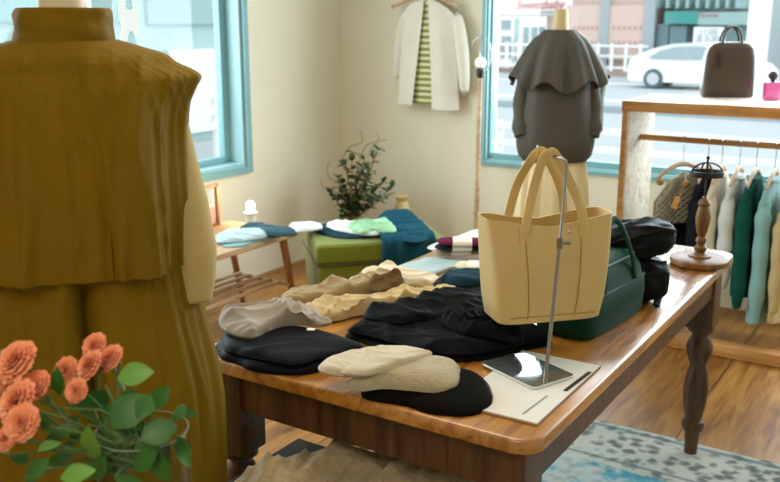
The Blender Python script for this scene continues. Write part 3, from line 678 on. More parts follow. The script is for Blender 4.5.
# ------------------------------------------------------------------ wall jacket with striped shirt
WJ = thing('wall_hanger', 'wooden hanger hooked on the wall between the windows', 'hanger', (-2.74, YW-.07, 1.6))
build('arm', M().tube([(-2.96, YW-.07, 1.545), (-2.80, YW-.07, 1.60), (-2.74, YW-.07, 1.61), (-2.68, YW-.07, 1.60), (-2.52, YW-.07, 1.545)], .012), W_HANG, WJ)
build('hook', M().tube([(-2.74, YW-.07, 1.61), (-2.74, YW-.07, 1.70), (-2.73, YW-.04, 1.73), (-2.74, YW-.008, 1.72)], .003, 6), CHROME, WJ)
cx = -2.695
SH = thing('striped_shirt', 'green and cream striped shirt inside the white jacket', 'shirt', (cx, YW-.075, .97))
def fsh(t, z): return .03*math.sin(t*8)
build('body', loft(interp([(.985, cx-.015, YW-.07, .10, .03), (1.2, cx-.015, YW-.07, .10, .035), (1.45, cx, YW-.07, .11, .035), (1.52, cx, YW-.07, .10, .03), (1.56, cx, YW-.075, .07, .03), (1.575, cx, YW-.075, .055, .03)], 24), 80, fsh), STRIPE, SH, ang=80)
WJK = thing('white_jacket', 'off-white open jacket hanging on the wall over a striped shirt', 'jacket', (cx, YW-.075, .94))
def panel(s, wtop, win, wout, z0, z1):
    m = M(); nu, nv = 18, 30; rs = []
    front, back = [], []
    for j in range(nv+1):
        f = j/nv; z = z0+(z1-z0)*f
        xi = win(f); xo = wout(f); row = []
        for i in range(nu+1):
            u = i/nu; x = xi+(xo-xi)*u
            y = YW-.125+.045*(u**3)*1.0+.008*math.sin(u*7+f*2+s)*(1-f*.5)
            row.append(Vector((cx+s*x, y, z-(.10*u*u*max(0, f-.8)*5 if f > .8 else 0))))
        front.append(row)
    for row in front:
        back.append([Vector((p.x, min(YW-.012, p.y+.006), p.z)) for p in row])
    vs = [p for r_ in front for p in r_]+[p for r_ in back for p in r_]; N = (nu+1)*(nv+1); fs = []
    for j in range(nv):
        for i in range(nu):
            a = j*(nu+1)+i; b = a+1; c = a+nu+2; d = a+nu+1; fs.append((a, b, c, d)); fs.append((N+a, N+d, N+c, N+b))
    for i in range(nu): fs.append((i, N+i, N+i+1, i+1)); a = nv*(nu+1)+i; fs.append((a, a+1, N+a+1, N+a))
    for j in range(nv): a = j*(nu+1); b = a+nu+1; fs.append((a, b, N+b, N+a)); a += nu; b += nu; fs.append((a, N+a, N+b, b))
    return m.add(vs, fs)
build('front_panel', panel(-1, 0, lambda f: .085-.070*f, lambda f: .215-.02*f, .975, 1.58), WHITEJ, WJK, ang=80)
build('front_panel', panel(1, 0, lambda f: .045-.03*f, lambda f: .200-.02*f, .955, 1.58), WHITEJ, WJK, ang=80)
for s in (-1, 1):
    pp = [Vector((cx+s*.165, YW-.062, 1.52)), Vector((cx+s*.205, YW-.062, 1.36)), Vector((cx+s*.225, YW-.062, 1.22)), Vector((cx+s*.232, YW-.062, 1.12 if s < 0 else 1.03))]
    build('sleeve', M().tube(pp, [.038, .040, .036, .032], 16), WHITEJ, WJK, sub=1)

# ------------------------------------------------------------------ pole lamp
pl = PY(477, 180, 4.5)
PLT = thing('pole_lamp', 'slim wooden pole lamp with bare round bulb beside the street window', 'floor lamp', (pl.x, 4.5, 0))
build('base', M().lathe([(.13, 0), (.13, .015), (.12, .02), (.02, .025)], (pl.x, 4.5, 0)), BLACKM, PLT)
build('pole', M().tube([(pl.x, 4.5, .02), (pl.x+.005, 4.5, 1.16)], [.016, .013], 12), W_HANG, PLT)
build('socket', M().lathe([(.012, 1.155), (.02, 1.165), (.021, 1.20), (.015, 1.215)], (pl.x+.005, 4.5, 0)), BLACKM, PLT)
build('bulb', M().ball((pl.x+.005, 4.5, 1.238), .032), mat('frosted_bulb', (.95, .95, .90), .3, emit=.35), PLT)
m = M()
for k in range(3):
    a0 = k*PI/3; pts = [(pl.x+.005+.07*math.sin(q*2*PI/20)*math.cos(a0), 4.5+.07*math.sin(q*2*PI/20)*math.sin(a0), 1.28-.10*math.cos(q*2*PI/20)) for q in range(21)]
    m.tube(pts, .0016, 5)
build('wire_cage', m, CHROME, PLT)

# ------------------------------------------------------------------ bench with lamp, picture, clothes
BZ = .45; bx0, bx1, by0, by1 = -3.17, -2.72, 2.55, 3.40
BN = thing('wooden_bench', 'pale wooden bench with splayed legs and slatted shelf below', 'bench', ((bx0+bx1)/2, (by0+by1)/2, 0))
build('seat', M().box(((bx0+bx1)/2, (by0+by1)/2, BZ-.014), (bx1-bx0, by1-by0, .028), bev=.006), W_BENCH, BN)
for lx, sx in ((bx0+.05, -.0), (bx1-.04, .0)):
    for ly, sy in ((by1-.07, .09), (by0+.10, -.0)):
        build('leg', M().tube([(lx+sx, ly+sy, .0), (lx, ly, BZ-.027)], [.014, .021], 12), W_BLEG, BN)
m = M()
for k in range(5): m.box((bx0+.09+k*.068, (by0+by1)/2+.02, .185), (.02, by1-by0-.12, .012))
build('shelf', m.box(((bx0+bx1)/2, by0+.10, .172), (bx1-bx0-.07, .02, .016)).box(((bx0+bx1)/2, by1-.03, .172), (bx1-bx0-.07, .02, .016)), W_BENCH, BN, smooth=False)
lp = PZ(251, 222, BZ); lp = Vector((-3.04, 3.33, BZ)); lp = PD(251, 222, (lp-EYE).dot(FWD)); lp.z = BZ
LM = thing('table_lamp', 'small glowing bulb lamp on a white cylinder, on the bench', 'lamp', lp)
build('base', M().lathe([(.026, 0), (.026, .055), (.024, .058)], lp, 24), CEM, LM)
build('disc', M().lathe([(.036, .058), (.037, .062), (.036, .068)], lp, 24), CEM, LM)
build('bulb', M().lathe([(.010, .067), (.012, .075), (.022, .092), (.024, .105), (.018, .12), (.004, .128)], lp, 20), mat('glowing_bulb', (1, .86, .62), .4, emit=6), LM)
l = bpy.data.lights.new('bulb_light', 'POINT'); l.energy = 2.6; l.color = (1, .74, .42); l.shadow_soft_size = .03
lo = bpy.data.objects.new('bulb_light', l); C.objects.link(lo); lo.location = (lp.x-.05, lp.y+.02, lp.z+.15)
PF = thing('picture_frame', 'small framed picture leaning on the wall behind the bench clothes', 'picture', (-3.12, 3.16, BZ))
c0 = Vector((-3.14, 3.20, BZ+.001))
def frm(y0, y1, z0, z1, x, t, mt, nm, par): return build(nm, M().box((x, (y0+y1)/2, (z0+z1)/2), (t, y1-y0, z1-z0)), mt, par, smooth=False)
m = M(); yy0, yy1, hh = 3.07, 3.28, .215
m.box((-3.14, yy0, BZ+hh/2), (.015, .014, hh)).box((-3.14, yy1, BZ+hh/2), (.015, .014, hh)).box((-3.14, (yy0+yy1)/2, BZ+.007), (.015, yy1-yy0, .014)).box((-3.14, (yy0+yy1)/2, BZ+hh-.007), (.015, yy1-yy0, .014))
build('frame', m, W_BLEG, PF, smooth=False)
frm(yy0, yy1, BZ+.01, BZ+hh-.01, -3.146, .006, mat('picture_mat', (.55, .58, .56), .6), 'print', PF)
frm(yy0+.02, yy1-.02, BZ+.02, BZ+.10, -3.142, .004, mat('print_pink', (.62, .30, .24), .6), 'pink_field', PF)
frm(yy0+.05, yy1-.02, BZ+.115, BZ+.20, -3.142, .004, mat('print_grey', (.30, .36, .37), .6), 'grey_field', PF)

GB = 'folded clothes on the bench'
garment('folded_shirt', [(222, 240), (245, 231), (270, 230), (275, 237), (255, 243), (240, 247), (222, 247)], BZ, .012, LBLUE2, 'blue-grey folded shirt at the bottom of the bench pile', 'shirt', GB, 3, .6, 20, .3)
garment('folded_shirt', [(219, 234), (240, 226), (258, 228), (266, 235), (250, 241), (235, 243), (219, 243)], BZ+.013, .022, LBLUE, 'light blue folded shirt on the bench pile, above the blue-grey one', 'shirt', GB, 4, .5, 18, .45)
garment('folded_sweater', [(238, 226), (252, 222), (270, 225), (296, 232), (290, 236), (268, 236), (252, 230)], BZ+.018, .024, SLATE, 'slate navy folded sweater draped over the light blue shirt on the bench', 'sweater', GB, 5, .6, 16, .35)
garment('folded_cloth', [(285, 228), (300, 222), (318, 222), (322, 228), (308, 232), (294, 233)], BZ, .018, WHT, 'white folded cloth at the right end of the bench', 'cloth', GB, 6, .6, 18, .5)

# ------------------------------------------------------------------ ottoman
OZ = .42
a = PZ(316, 246, OZ); u = Vector((.842, .30, 0)).normalized(); u = Vector((math.cos(R(46)), math.sin(R(46)), 0)); v = Vector((-u.y, u.x, 0))
OW, OD = .66, .52
oc = a+u*OW/2+v*OD/2; oang = math.atan2(u.y, u.x)
OT = thing('green_ottoman', 'square olive green velvet ottoman in the corner, half covered by clothes', 'ottoman', (oc.x, oc.y, 0), oang)
build('cushion', M().box((0, 0, OZ-.05), (OW, OD, .10), bev=.028), VELVET, OT, local=True)
build('base', M().box((0, 0, .22), (OW-.03, OD-.03, .20), bev=.02), VELVET, OT, local=True)
ring = [(x, y, OZ-.10) for x, y in ((-OW/2+.01, -OD/2+.005), (OW/2-.01, -OD/2+.005), (OW/2-.005, OD/2-.01), (-OW/2+.005, OD/2-.01), (-OW/2+.01, -OD/2+.005))]
build('piping', M().tube(ring, .006, 6), mat('dark_piping', (.05, .06, .01), .6), OT, local=True)
for sx in (-1, 1):
    for sy in (-1, 1): build('leg', M().tube([(sx*(OW/2-.06), sy*(OD/2-.06), 0), (sx*(OW/2-.07), sy*(OD/2-.07), .13)], [.014, .022], 10), BLACKM, OT, local=True)
GO = 'clothes laid out on the green ottoman'
garment('folded_trousers', [(313, 228), (322, 223), (335, 224), (350, 230), (372, 236), (366, 239), (340, 239), (322, 234)], OZ, .018, NAVY, 'navy folded trousers at the left front of the ottoman', 'trousers', GO, 11, .6, 18, .4)
garment('folded_shirt', [(326, 224), (342, 219), (360, 222), (385, 232), (372, 236), (352, 234), (336, 230)], OZ+.018, .016, WHT, 'white folded shirt between the navy trousers and mint blouse', 'shirt', GO, 12, .6, 18, .9)
garment('mint_blouse', [(348, 227), (354, 220), (370, 222), (384, 218), (395, 226), (394, 233), (374, 232), (360, 234)], OZ+.032, .022, MINT, 'mint green folded blouse on the ottoman', 'blouse', GO, 13, .9, 16, 1.1)
# teal denim piece: top part and drape
bt = pxo([(376, 224), (384, 215), (404, 213), (420, 222), (431, 234), (422, 243), (398, 242), (378, 237)], OZ)
m = mound(bt, OZ, .028, 21, .6, 12, .6, 40)
TD = tag(build('denim_blanket', m, TEALB, ang=80), 'dark teal denim piece folded on the ottoman and hanging over its front', 'denim', GO)
def oloc(x, y, z): return Matrix.Translation((oc.x, oc.y, 0)) @ Matrix.Rotation(oang, 4, 'Z') @ Vector((x, y, z))
m = M(); rs = []
for j in range(14):
    z = OZ+.035-.15*j/13*1.0; yo = -OD/2-.012-.012*math.sin(j/13*PI)
    if j < 3: yo += (.05, .02, .006)[j]
    ring = []
    for q in range(24):
        uu = q/23; x = -.01+uu*(.27); ring.append(oloc(x, yo-.010*math.sin(uu*19+j*.12), z))
    back = [oloc(-.01+q/23*.27, yo+.012, z) for q in reversed(range(24))]
    rs.append(ring+back)
build('hanging_fold', m.rings(rs), TEALB, TD, ang=80)

# ------------------------------------------------------------------ plant in the corner
PV = (-3.02, 4.28)
PT = thing('branch_vase', 'dark leafy branches and curly twigs in a tall vase in the corner', 'plant', (PV[0], PV[1], 0))
build('vase', M().lathe([(.07, 0), (.09, .05), (.10, .12), (.08, .20), (.05, .25), (.045, .27), (.055, .29), (.045, .29), (.04, .25)], (PV[0], PV[1], 0)), CEM, PT)
rnd = random.Random(5)
def leaf(m, p, d, up, L, W_, fold_=.15):
    d = Vector(d).normalized(); s = d.cross(Vector(up)).normalized(); nn = s.cross(d)
    prof = [(0, 0), (.15, .5), (.35, .95), (.55, 1), (.75, .75), (.9, .38), (1, 0)]
    vs, fs = [], []
    for t, wd in prof:
        c = p+d*L*t-nn*L*.18*t*t
        vs += [c-s*W_*.5*wd+nn*W_*fold_*wd, c-nn*0, c+s*W_*.5*wd+nn*W_*fold_*wd]
    for i in range(len(prof)-1):
        a = i*3; fs += [(a, a+1, a+4, a+3), (a+1, a+2, a+5, a+4)]
    m.add(vs, fs)
Yp = 4.28
tips = [(346, 165), (352, 152), (338, 178), (331, 190), (343, 184), (356, 172), (364, 160), (370, 168), (376, 155), (378, 150), (383, 183), (392, 188), (388, 196), (372, 188), (362, 190), (352, 196), (345, 202), (366, 178)]
leaves = M(); stems = M()
root = Vector((PV[0], PV[1], .28))
for i, (x, y) in enumerate(tips):
    tip = PY(x, y, Yp+rnd.uniform(-.12, .12)); mid = root.lerp(tip, .5)+Vector((rnd.uniform(-.03, .03), rnd.uniform(-.03, .03), .02))
    pts = [root*(1-t)**2+mid*2*t*(1-t)+tip*t*t for t in [k/8 for k in range(9)]]
    stems.tube([Vector((PV[0], PV[1], .2))]+pts, .003, 5)
    L = len(pts)
    for k in range(2, L):
        for s in range(3):
            d = Vector((rnd.uniform(-1, 1), rnd.uniform(-1, 1), rnd.uniform(-.2, .9)))
            leaf(leaves, pts[k], d, (0, 0, 1) if abs(d.z) < .8 else (1, 0, 0), rnd.uniform(.04, .062), rnd.uniform(.026, .038))
build('foliage', leaves, DLEAF, PT); build('stems', stems, TWIG, PT)
m = M()
for pts in ([(352, 200), (347, 175), (343, 160), (350, 147), (362, 142), (360, 128)], [(355, 200), (356, 180), (360, 160), (366, 146), (378, 140), (376, 130)], [(358, 200), (372, 165), (371, 150), (380, 141), (388, 140)], [(350, 205), (340, 185), (330, 178), (327, 168), (331, 160)], [(350, 205), (336, 192), (323, 186), (320, 178)]):
    pp = [PY(x, y, Yp+.02*i) for i, (x, y) in enumerate(pts)]; sm = []
    for i in range(len(pp)-1):
        p0, p1, p2, p3 = pp[max(i-1, 0)], pp[i], pp[i+1], pp[min(i+2, len(pp)-1)]
        for j in range(6):
            t = j/6; sm.append(.5*((2*p1)+(-p0+p2)*t+(2*p0-5*p1+4*p2-p3)*t*t+(-p0+3*p1-3*p2+p3)*t**3))
    m.tube([root]+sm, .0028, 5)
build('curly_twigs', m, TWIG, PT)
yb = PY(402, 206, 4.4)
tag(build('yellow_ornament', M().lathe([(.05, 0), (.06, .2), (.05, .38), (.03, .43), (.045, .46)], (yb.x, 4.40, 0)), mat('straw_yellow', (.62, .48, .20), .6)), 'straw yellow jar just behind the teal denim piece', 'jar')

# ------------------------------------------------------------------ things on the display table
GT = 'clothes laid out on the display table'
garment('black_trousers', [(222, 331), (262, 322), (300, 326), (338, 336), (369, 352), (350, 362), (322, 372), (290, 377), (255, 371), (236, 362), (222, 352)], TZ, .042, BLKN, 'blue-black folded trousers with a white tag, left end of the table', 'trousers', GT, 31, .75, 9, .3, 2)
lt = PZ(311, 334, TZ+.055)
tag(build('swing_tag', M().box((lt.x, lt.y, TZ+.066), (.018, .012, .002), rz=.5), PAPER, smooth=False), 'tiny white tag on the blue-black folded trousers', 'tag')
garment('taupe_shirt', [(219, 315), (240, 306), (268, 302), (298, 303), (318, 311), (330, 321), (318, 326), (300, 322), (285, 324), (268, 332), (250, 340), (234, 338), (219, 328)], TZ+.046, .024, TAUPE, 'taupe grey folded shirt lying on the blue-black trousers', 'shirt', GT, 33, .9, 15, .9)
garment('cream_trousers', [(345, 288), (378, 263), (392, 262), (425, 272), (444, 284), (420, 290), (380, 292)], TZ, .03, PCR, 'pale cream trousers at the back of the beige clothes', 'trousers', GT, 34, .5, 13, .6)
garment('khaki_trousers', [(281, 298), (290, 290), (325, 286), (350, 281), (372, 272), (395, 272), (418, 280), (436, 285), (428, 293), (400, 294), (372, 297), (340, 301), (305, 306), (288, 305)], TZ+.012, .036, KHK, 'tan khaki trousers folded long with a rolled brown waist', 'trousers', GT, 35, .05, 13, .6)
garment('brown_belt_roll', [(366, 290), (374, 280), (390, 274), (402, 276), (405, 284), (396, 291), (380, 294)], TZ+.042, .022, BRN, 'crumpled dark brown cloth on top of the khaki trousers', 'cloth', GT, 36, 1.2, 22, .9)
garment('straw_trousers', [(300, 314), (330, 305), (360, 301), (395, 294), (430, 289), (456, 287), (463, 293), (452, 301), (420, 304), (395, 309), (360, 316), (338, 321), (318, 321)], TZ+.006, .036, CRM, 'straw yellow trousers with gathered waist in front of the khaki pair', 'trousers', GT, 37, .12, 16, .6)
garment('black_jeans', [(345, 333), (358, 320), (395, 309), (432, 300), (462, 298), (492, 306), (515, 318), (545, 334), (551, 344), (530, 351), (495, 360), (462, 363), (425, 361), (390, 352), (362, 342)], TZ, .034, BLK, 'black jeans in a crumpled heap under the cream bag', 'jeans', GT, 38, .5, 11, .9, 2)
garment('black_sweater', [(365, 318), (392, 306), (425, 297), (462, 292), (490, 300), (488, 312), (462, 318), (430, 322), (395, 326)], TZ+.04, .022, BLKN, 'black crumpled sweater on the far side of the black jeans', 'sweater', GT, 39, .2, 13, .9)
garment('black_waistband', [(440, 318), (470, 310), (500, 316), (522, 330), (520, 342), (490, 340), (462, 334)], TZ+.045, .020, BLK, 'black gathered shorts on the near side of the black jeans', 'shorts', GT, 40, .9, 24, 1.0)
garment('charcoal_top', [(430, 289), (442, 277), (480, 280), (515, 290), (510, 302), (475, 303), (450, 298)], TZ, .024, CHAR, 'charcoal folded top left of the cream bag', 'top', GT, 41, .3, 14, .5)
garment('navy_shorts', [(442, 275), (456, 269), (492, 272), (494, 284), (462, 286), (446, 283)], TZ+.026, .024, NAVY, 'dark navy folded shorts on the charcoal top', 'shorts', GT, 42, .3, 14, .4)
garment('pale_blue_scarf', [(398, 268), (414, 260), (438, 256), (478, 262), (478, 271), (450, 269), (434, 275), (410, 276)], TZ, .010, LBLUE, 'thin pale blue cloth between the cream trousers and socks', 'cloth', GT, 43, .3, 10, .4)
garment('white_cloth', [(428, 248), (450, 238), (480, 228), (510, 234), (505, 246), (470, 252), (445, 253)], TZ, .012, WHT, 'white cloth at the back left corner of the table under the socks', 'cloth', GT, 44, .5, 10, .3)
# socks with paper bands, stacked
def sock(px, z, mt, label, g='paired socks with paper bands'):
    (xa_, ya_), (xb_, yb_) = px; a = PZ(xa_, ya_, z); b = PZ(xb_, yb_, z); d = (b-a)
    t = thing('sock_pair', label, 'socks', (a+b)/2, math.atan2(d.y, d.x), g); L = d.length
    m = M(); rs = []
    for i in range(17):
        f = i/16; x = (f-.5)*L; e = (1-abs(2*f-1)**5)**.5+.02; pinch = 1-.18*math.exp(-((f-.45)/.13)**2)
        rs.append([Vector((x, .038*e*math.cos(q*2*PI/16)*(1.05-.1*f), .010+.010*e*pinch*math.sin(q*2*PI/16))) for q in range(16)])
    build('knit', m.rings(rs), mt, t, local=True)
    m = M(); m.rings([[Vector((x, .040*math.copysign(abs(math.cos(q*2*PI/16))**.7, math.cos(q*2*PI/16)), .0105+.0105*math.copysign(abs(math.sin(q*2*PI/16))**.7, math.sin(q*2*PI/16)))) for q in range(16)] for x in (-.22*L, .10*L)], False, False)
    build('band', m, BAND, t, local=True)
    return t
Zs = TZ+.013
sock(((432, 255), (492, 253)), Zs, SOCKW, 'oatmeal sock pair with paper band, bottom of the sock stack')
sock(((434, 250), (494, 249)), Zs+.021, CHAR, 'black sock pair with paper band, middle of the sock stack')
sock(((436, 244), (496, 245)), Zs+.042, PURP, 'plum sock pair with paper band, top of the sock stack')
sock(((455, 268), (500, 270)), TZ+.012, PCR, 'cream sock pair lying in front of the sock stack', None)
# hats
garment('black_beret', [(362, 392), (372, 380), (400, 370), (440, 362), (470, 364), (487, 375), (492, 392), (487, 408), (465, 417), (435, 415), (405, 408), (378, 402)], TZ, .034, BLKF, 'black felt beret at the front edge of the table', 'beret', GT, 51, .2, 5, .12, 1, 3)
garment('fluffy_beret', [(346, 382), (360, 373), (400, 361), (432, 352), (455, 355), (462, 370), (456, 386), (440, 392), (415, 391), (385, 389), (360, 391)], TZ+.030, .038, FLUFF, 'fluffy beige beret on top of the black beret', 'beret', GT, 52, .2, 6, .22, 1, 3)
m = mound(pxo([(318, 368), (328, 360), (352, 353), (385, 347), (415, 349), (432, 354), (425, 361), (400, 362), (375, 370), (350, 375), (326, 373)], TZ+.055), TZ+.050, .018, 53, .3, 12, .5)
KB = tag(build('knit_beanie', m, KNIT, ang=80), 'beige ribbed knit beanie lying left of the fluffy beret', 'beanie', GT)
build('folded_cuff', mound(pxo([(342, 371), (360, 363), (395, 356), (428, 351), (431, 354), (415, 361), (390, 368), (362, 374)], TZ+.07), TZ+.064, .014, 55, .3, 10, .4), KNIT, KB, ang=80)

# magazine
mg = [PZ(*p, TZ) for p in ((474, 366), (522, 352), (601, 368), (537, 427))]; mg = mg[:4]
q3 = mg[3]+(mg[0]-mg[1]); mg4 = [mg[1], mg[2], mg[3], mg[3]+(mg[1]-mg[2])]
pc = sum(mg4, Vector())/4
MG = thing('open_booklet', 'white printed booklet under the mirror plate at the table corner', 'booklet', (pc.x, pc.y, TZ))
def flat(poly, z, t): return M().prism([Vector((p.x, p.y, z)) for p in poly], (0, 0, t))
c = pc
build('cover', flat([c+(p-c)*1.0 for p in mg4], TZ+.0005, .004), PAPERE, MG, smooth=False)
build('page', flat([c+(p-c)*.985 for p in mg4], TZ+.0045, .0018), PAPER, MG, smooth=False)
def strip(a, b, wd, z, t=.0006):
    a = PZ(*a, z); b = PZ(*b, z); d = (b-a).normalized(); s = Vector((-d.y, d.x, 0))*wd/2; return M().prism([a-s, b-s, b+s, a+s], (0, 0, t))
build('printed_bar', strip((565, 391), (590, 372), .009, TZ+.0065), INK, MG, smooth=False)
build('printed_line', strip((523, 414), (547, 396), .004, TZ+.0065), GREYINK, MG, smooth=False)
# bag stand
bp_ = [PZ(*p, TZ+.01) for p in ((480, 363), (523, 353), (575, 376), (534, 389))]
bc = sum(bp_, Vector())/4
BS = thing('bag_stand', 'metal bag stand with polished square base and thin tall rod', 'stand', (bc.x, bc.y, TZ+.0075))
oo = []
for i in range(4):
    p, a, b = bp_[i], bp_[i-1], bp_[(i+1) % 4]; da = (a-p).normalized()*.012; db = (b-p).normalized()*.012
    for t in (0, .25, .5, .75, 1): oo.append((p+da)*(1-t)**2+p*2*t*(1-t)+(p+db)*t*t)
build('base_plate', M().prism([Vector((p.x, p.y, TZ+.0078)) for p in oo], (0, 0, .005)), MIRROR, BS, smooth=False)
rb = PZ(545, 382, TZ+.01); D0 = (rb-EYE).dot(FWD); rt_ = PD(567, 162, D0); rj = PD(560, 243, D0)
build('rod', M().tube([rb, rj], .0042, 10), METAL, BS); bk = Vector((-.52, .82, 0)).normalized()
hook = [rj+Vector((0, 0, .005))]+[rt_+Vector((0, 0, -.008)), rt_+Vector((0, 0, .002))-RT*.002, rt_+Vector((0, 0, .008))-RT*.012+bk*.01, rt_+Vector((0, 0, .004))-RT*.028+bk*.06, rt_+Vector((0, 0, .004))-RT*.035+bk*.14, rt_+Vector((0, 0, .014))-RT*.038+bk*.15]
build('upper_rod', M().tube(hook, .0032, 8), METAL, BS)
build('clamp', M().tube([rj+Vector((0, 0, -.012)), rj+Vector((0, 0, .012))], .007, 10).tube([rj, rj+RT*.022], .004, 8), METAL, BS)

# cream tote hanging behind the rod
ta = R(47); TC = PD(541, 314, 2.03)
TT = thing('cream_tote_bag', 'cream leather tote bag hanging from the metal bag stand', 'bag', (TC.x, TC.y, TC.z), ta)
def tote_ring(z, hw, hd, dip=0, n=72, k=1.0):
    ring = []
    for q in range(n):
        t = q*2*PI/n; c_, s_ = math.cos(t), math.sin(t); e = .32
        x = hw*math.copysign(abs(c_)**e, c_); y = hd*math.copysign(abs(s_)**e, s_)
        ring.append(Vector((x, y, z-dip*math.cos(x/hw*PI/2)**2*(1+.15*math.sin(x*60)))))
    return ring
Hh = .235
rs = [tote_ring(0, .118, .056), tote_ring(.004, .123, .062), tote_ring(.05, .130, .070), tote_ring(.11, .136, .070), tote_ring(.17, .142, .062), tote_ring(.205, .146, .052, .006), tote_ring(Hh, .149, .046, .020), tote_ring(Hh-.001, .146, .042, .020), tote_ring(.19, .140, .048, .006), tote_ring(.03, .12, .055)]
build('body', M().rings(rs, True, True), TOTE, TT, local=True, ang=45)
def stitch(pts, nm='seam'): return build(nm, M().tube(pts, .0011, 5), TOTESTITCH, TT, local=True)
def yf(z, x=0): 
    zs = [(0, .060), (.05, .0705), (.11, .0705), (.17, .0625), (.205, .0525), (.235, .0445)]
    for a_, b_2 in zip(zs[:-1], zs[1:]):
        if z <= b_2[0]: t = (z-a_[0])/(b_2[0]-a_[0]); return -(a_[1]+(b_2[1]-a_[1])*t)-.0008
    return -.047
for x0, x1 in ((-.060, -.070), (.050, .062)): stitch([(x0+(x1-x0)*i/10, yf(.012+.19*i/10), .012+.19*i/10) for i in range(11)])
stitch([(-.10+.2*i/10, yf(.018), .018) for i in range(11)])
for fx in (-.07, .07):
    for s in (-1, 1): build('handle_tab', M().box((fx, s*.0535, .198), (.024, .006, .040), rx=s*.2, bev=.001), TOTE, TT, local=True, smooth=False)
inv = wmat(TT).inverted(); hk = inv @ (rt_+Vector((0, 0, .010))-RT*.028+bk*.05)
def handle(s, lean):
    pts = []; P0 = Vector((-.07, s*.055, .19)); P3 = Vector((.07, s*.055, .19)); top = hk+Vector((lean, s*.012, 0))
    ctrl = [P0, Vector((-.064, s*.05, .235)), Vector((-.045+lean*.5, s*.035, .30)), Vector((top.x-.022, top.y-.0, top.z-.012)), Vector((top.x-.006, top.y, top.z+.003)), Vector((top.x+.010, top.y, top.z-.004)), Vector((.048, s*.035, .29)), Vector((.066, s*.05, .235)), P3]
    for i in range(len(ctrl)-1):
        p0, p1, p2, p3 = ctrl[max(i-1, 0)], ctrl[i], ctrl[i+1], ctrl[min(i+2, len(ctrl)-1)]
        for j in range(6):
            t = j/6; pts.append(.5*((2*p1)+(-p0+p2)*t+(2*p0-5*p1+4*p2-p3)*t*t+(-p0+3*p1-3*p2+p3)*t**3))
    pts.append(ctrl[-1])
    return build('handle', M().tube(pts, .0035, 10, flat=3.1, up=(0, 1, 0)), TOTE, TT, local=True, ang=60)
handle(-1, 0); handle(1, -.014)
build('snap', M().ball((.036, yf(.2)+.004, .200), .006, (1, .5, 1)), CHROME, TT, local=True)

# green bag
ga = PZ(588, 345, TZ); gb = PZ(648, 309, TZ); gd = (gb-ga); gang = math.atan2(gd.y, gd.x); gl = gd.length
gn = Vector((-gd.y, gd.x, 0)).normalized(); GW = .16
gcen = ga+gd/2+gn*GW/2
GB_ = thing('green_handbag', 'dark green leather handbag on the table behind the cream tote', 'bag', (gcen.x, gcen.y, TZ), gang)
hl = gl/2
def gring(z, sx, sy, n=64):
    return [Vector((hl*sx*math.copysign(abs(math.cos(q*2*PI/n))**.35, math.cos(q*2*PI/n)), GW/2*sy*math.copysign(abs(math.sin(q*2*PI/n))**.35, math.sin(q*2*PI/n)), z)) for q in range(n)]
build('body', M().rings([gring(.001, .93, .93), gring(.008, .99, .99), gring(.06, 1.03, 1.03), gring(.10, 1.02, .98), gring(.105, .97, .92), gring(.13, .95, .86), gring(.155, .86, .70), gring(.168, .66, .42), gring(.170, .4, .2)]), GREENB, GB_, local=True, ang=50)
build('zip_piping', M().tube([gring(.158, .845, .68)[q] for q in range(64)]+[gring(.158, .845, .68)[0]], .003, 6), mat('green_piping', (.05, .17, .12), .5), GB_, local=True)
build('rim_piping', M().tube([gring(.102, 1.015, .97)[q] for q in range(64)]+[gring(.102, 1.015, .97)[0]], .003, 6), GREEND, GB_, local=True)
for s in (-1, 1):
    pts = [Vector((-.09+.18*i/16, s*(GW/2*.95-.03*math.sin(i/16*PI)), .10+.17*math.sin(i/16*PI)**.7)) for i in range(17)]
    build('handle', M().tube(pts, .004, 10, flat=2.2, up=(0, 1, 0)), GREENB, GB_, local=True)

# black satin bag slumped behind
def blob(c, rx, ry, rz_, ax, seed, e=.75, amp=.12):
    mm = M(); rs = []; side = Vector((-ax.y, ax.x, 0))
    for i in range(33):
        t = -PI/2+PI*i/32; ct = max(.02, math.cos(t))**e; ring = []
        for q in range(72):
            p = q*2*PI/72; k = 1+amp*ridge(nz(math.cos(p)*2.2+seed, math.sin(p)*2.2, math.sin(t)*.8))+amp*.5*nz(math.cos(p)*3, math.sin(p)*3, math.sin(t)*3+seed)
            v = ax*(rx*math.sin(t))+side*(ry*ct*k*math.copysign(abs(math.cos(p))**.8, math.cos(p)))+Vector((0, 0, rz_*ct*k*math.copysign(abs(math.sin(p))**.8, math.sin(p))))
            ring.append(c+v)
        rs.append(ring)
    return mm.rings(rs)
c1 = PZ(634, 300, TZ); c1.z = TZ+.062; gx = Vector((math.cos(R(40)), math.sin(R(40)), 0))
BB = thing('black_bag', 'black satin slouchy bag slumped behind the green handbag', 'bag', (c1.x, c1.y, TZ))
build('body', blob(c1, .085, .055, .060, gx, 3, .35), SATIN, BB, ang=80)
c2 = c1+Vector((.0, .01, .10))-RT*.03
build('slumped_top', blob(c2, .125, .07, .052, (RT+Vector((0, 0, .18))).normalized(), 8, .6, .16), SATIN, BB, ang=80)
build('strap', M().tube([PD(650, 262, 2.55), PD(664, 262, 2.52), PD(664, 280, 2.50), PZ(656, 306, TZ+.008)], .005, 8, flat=2), BLKN, BB)

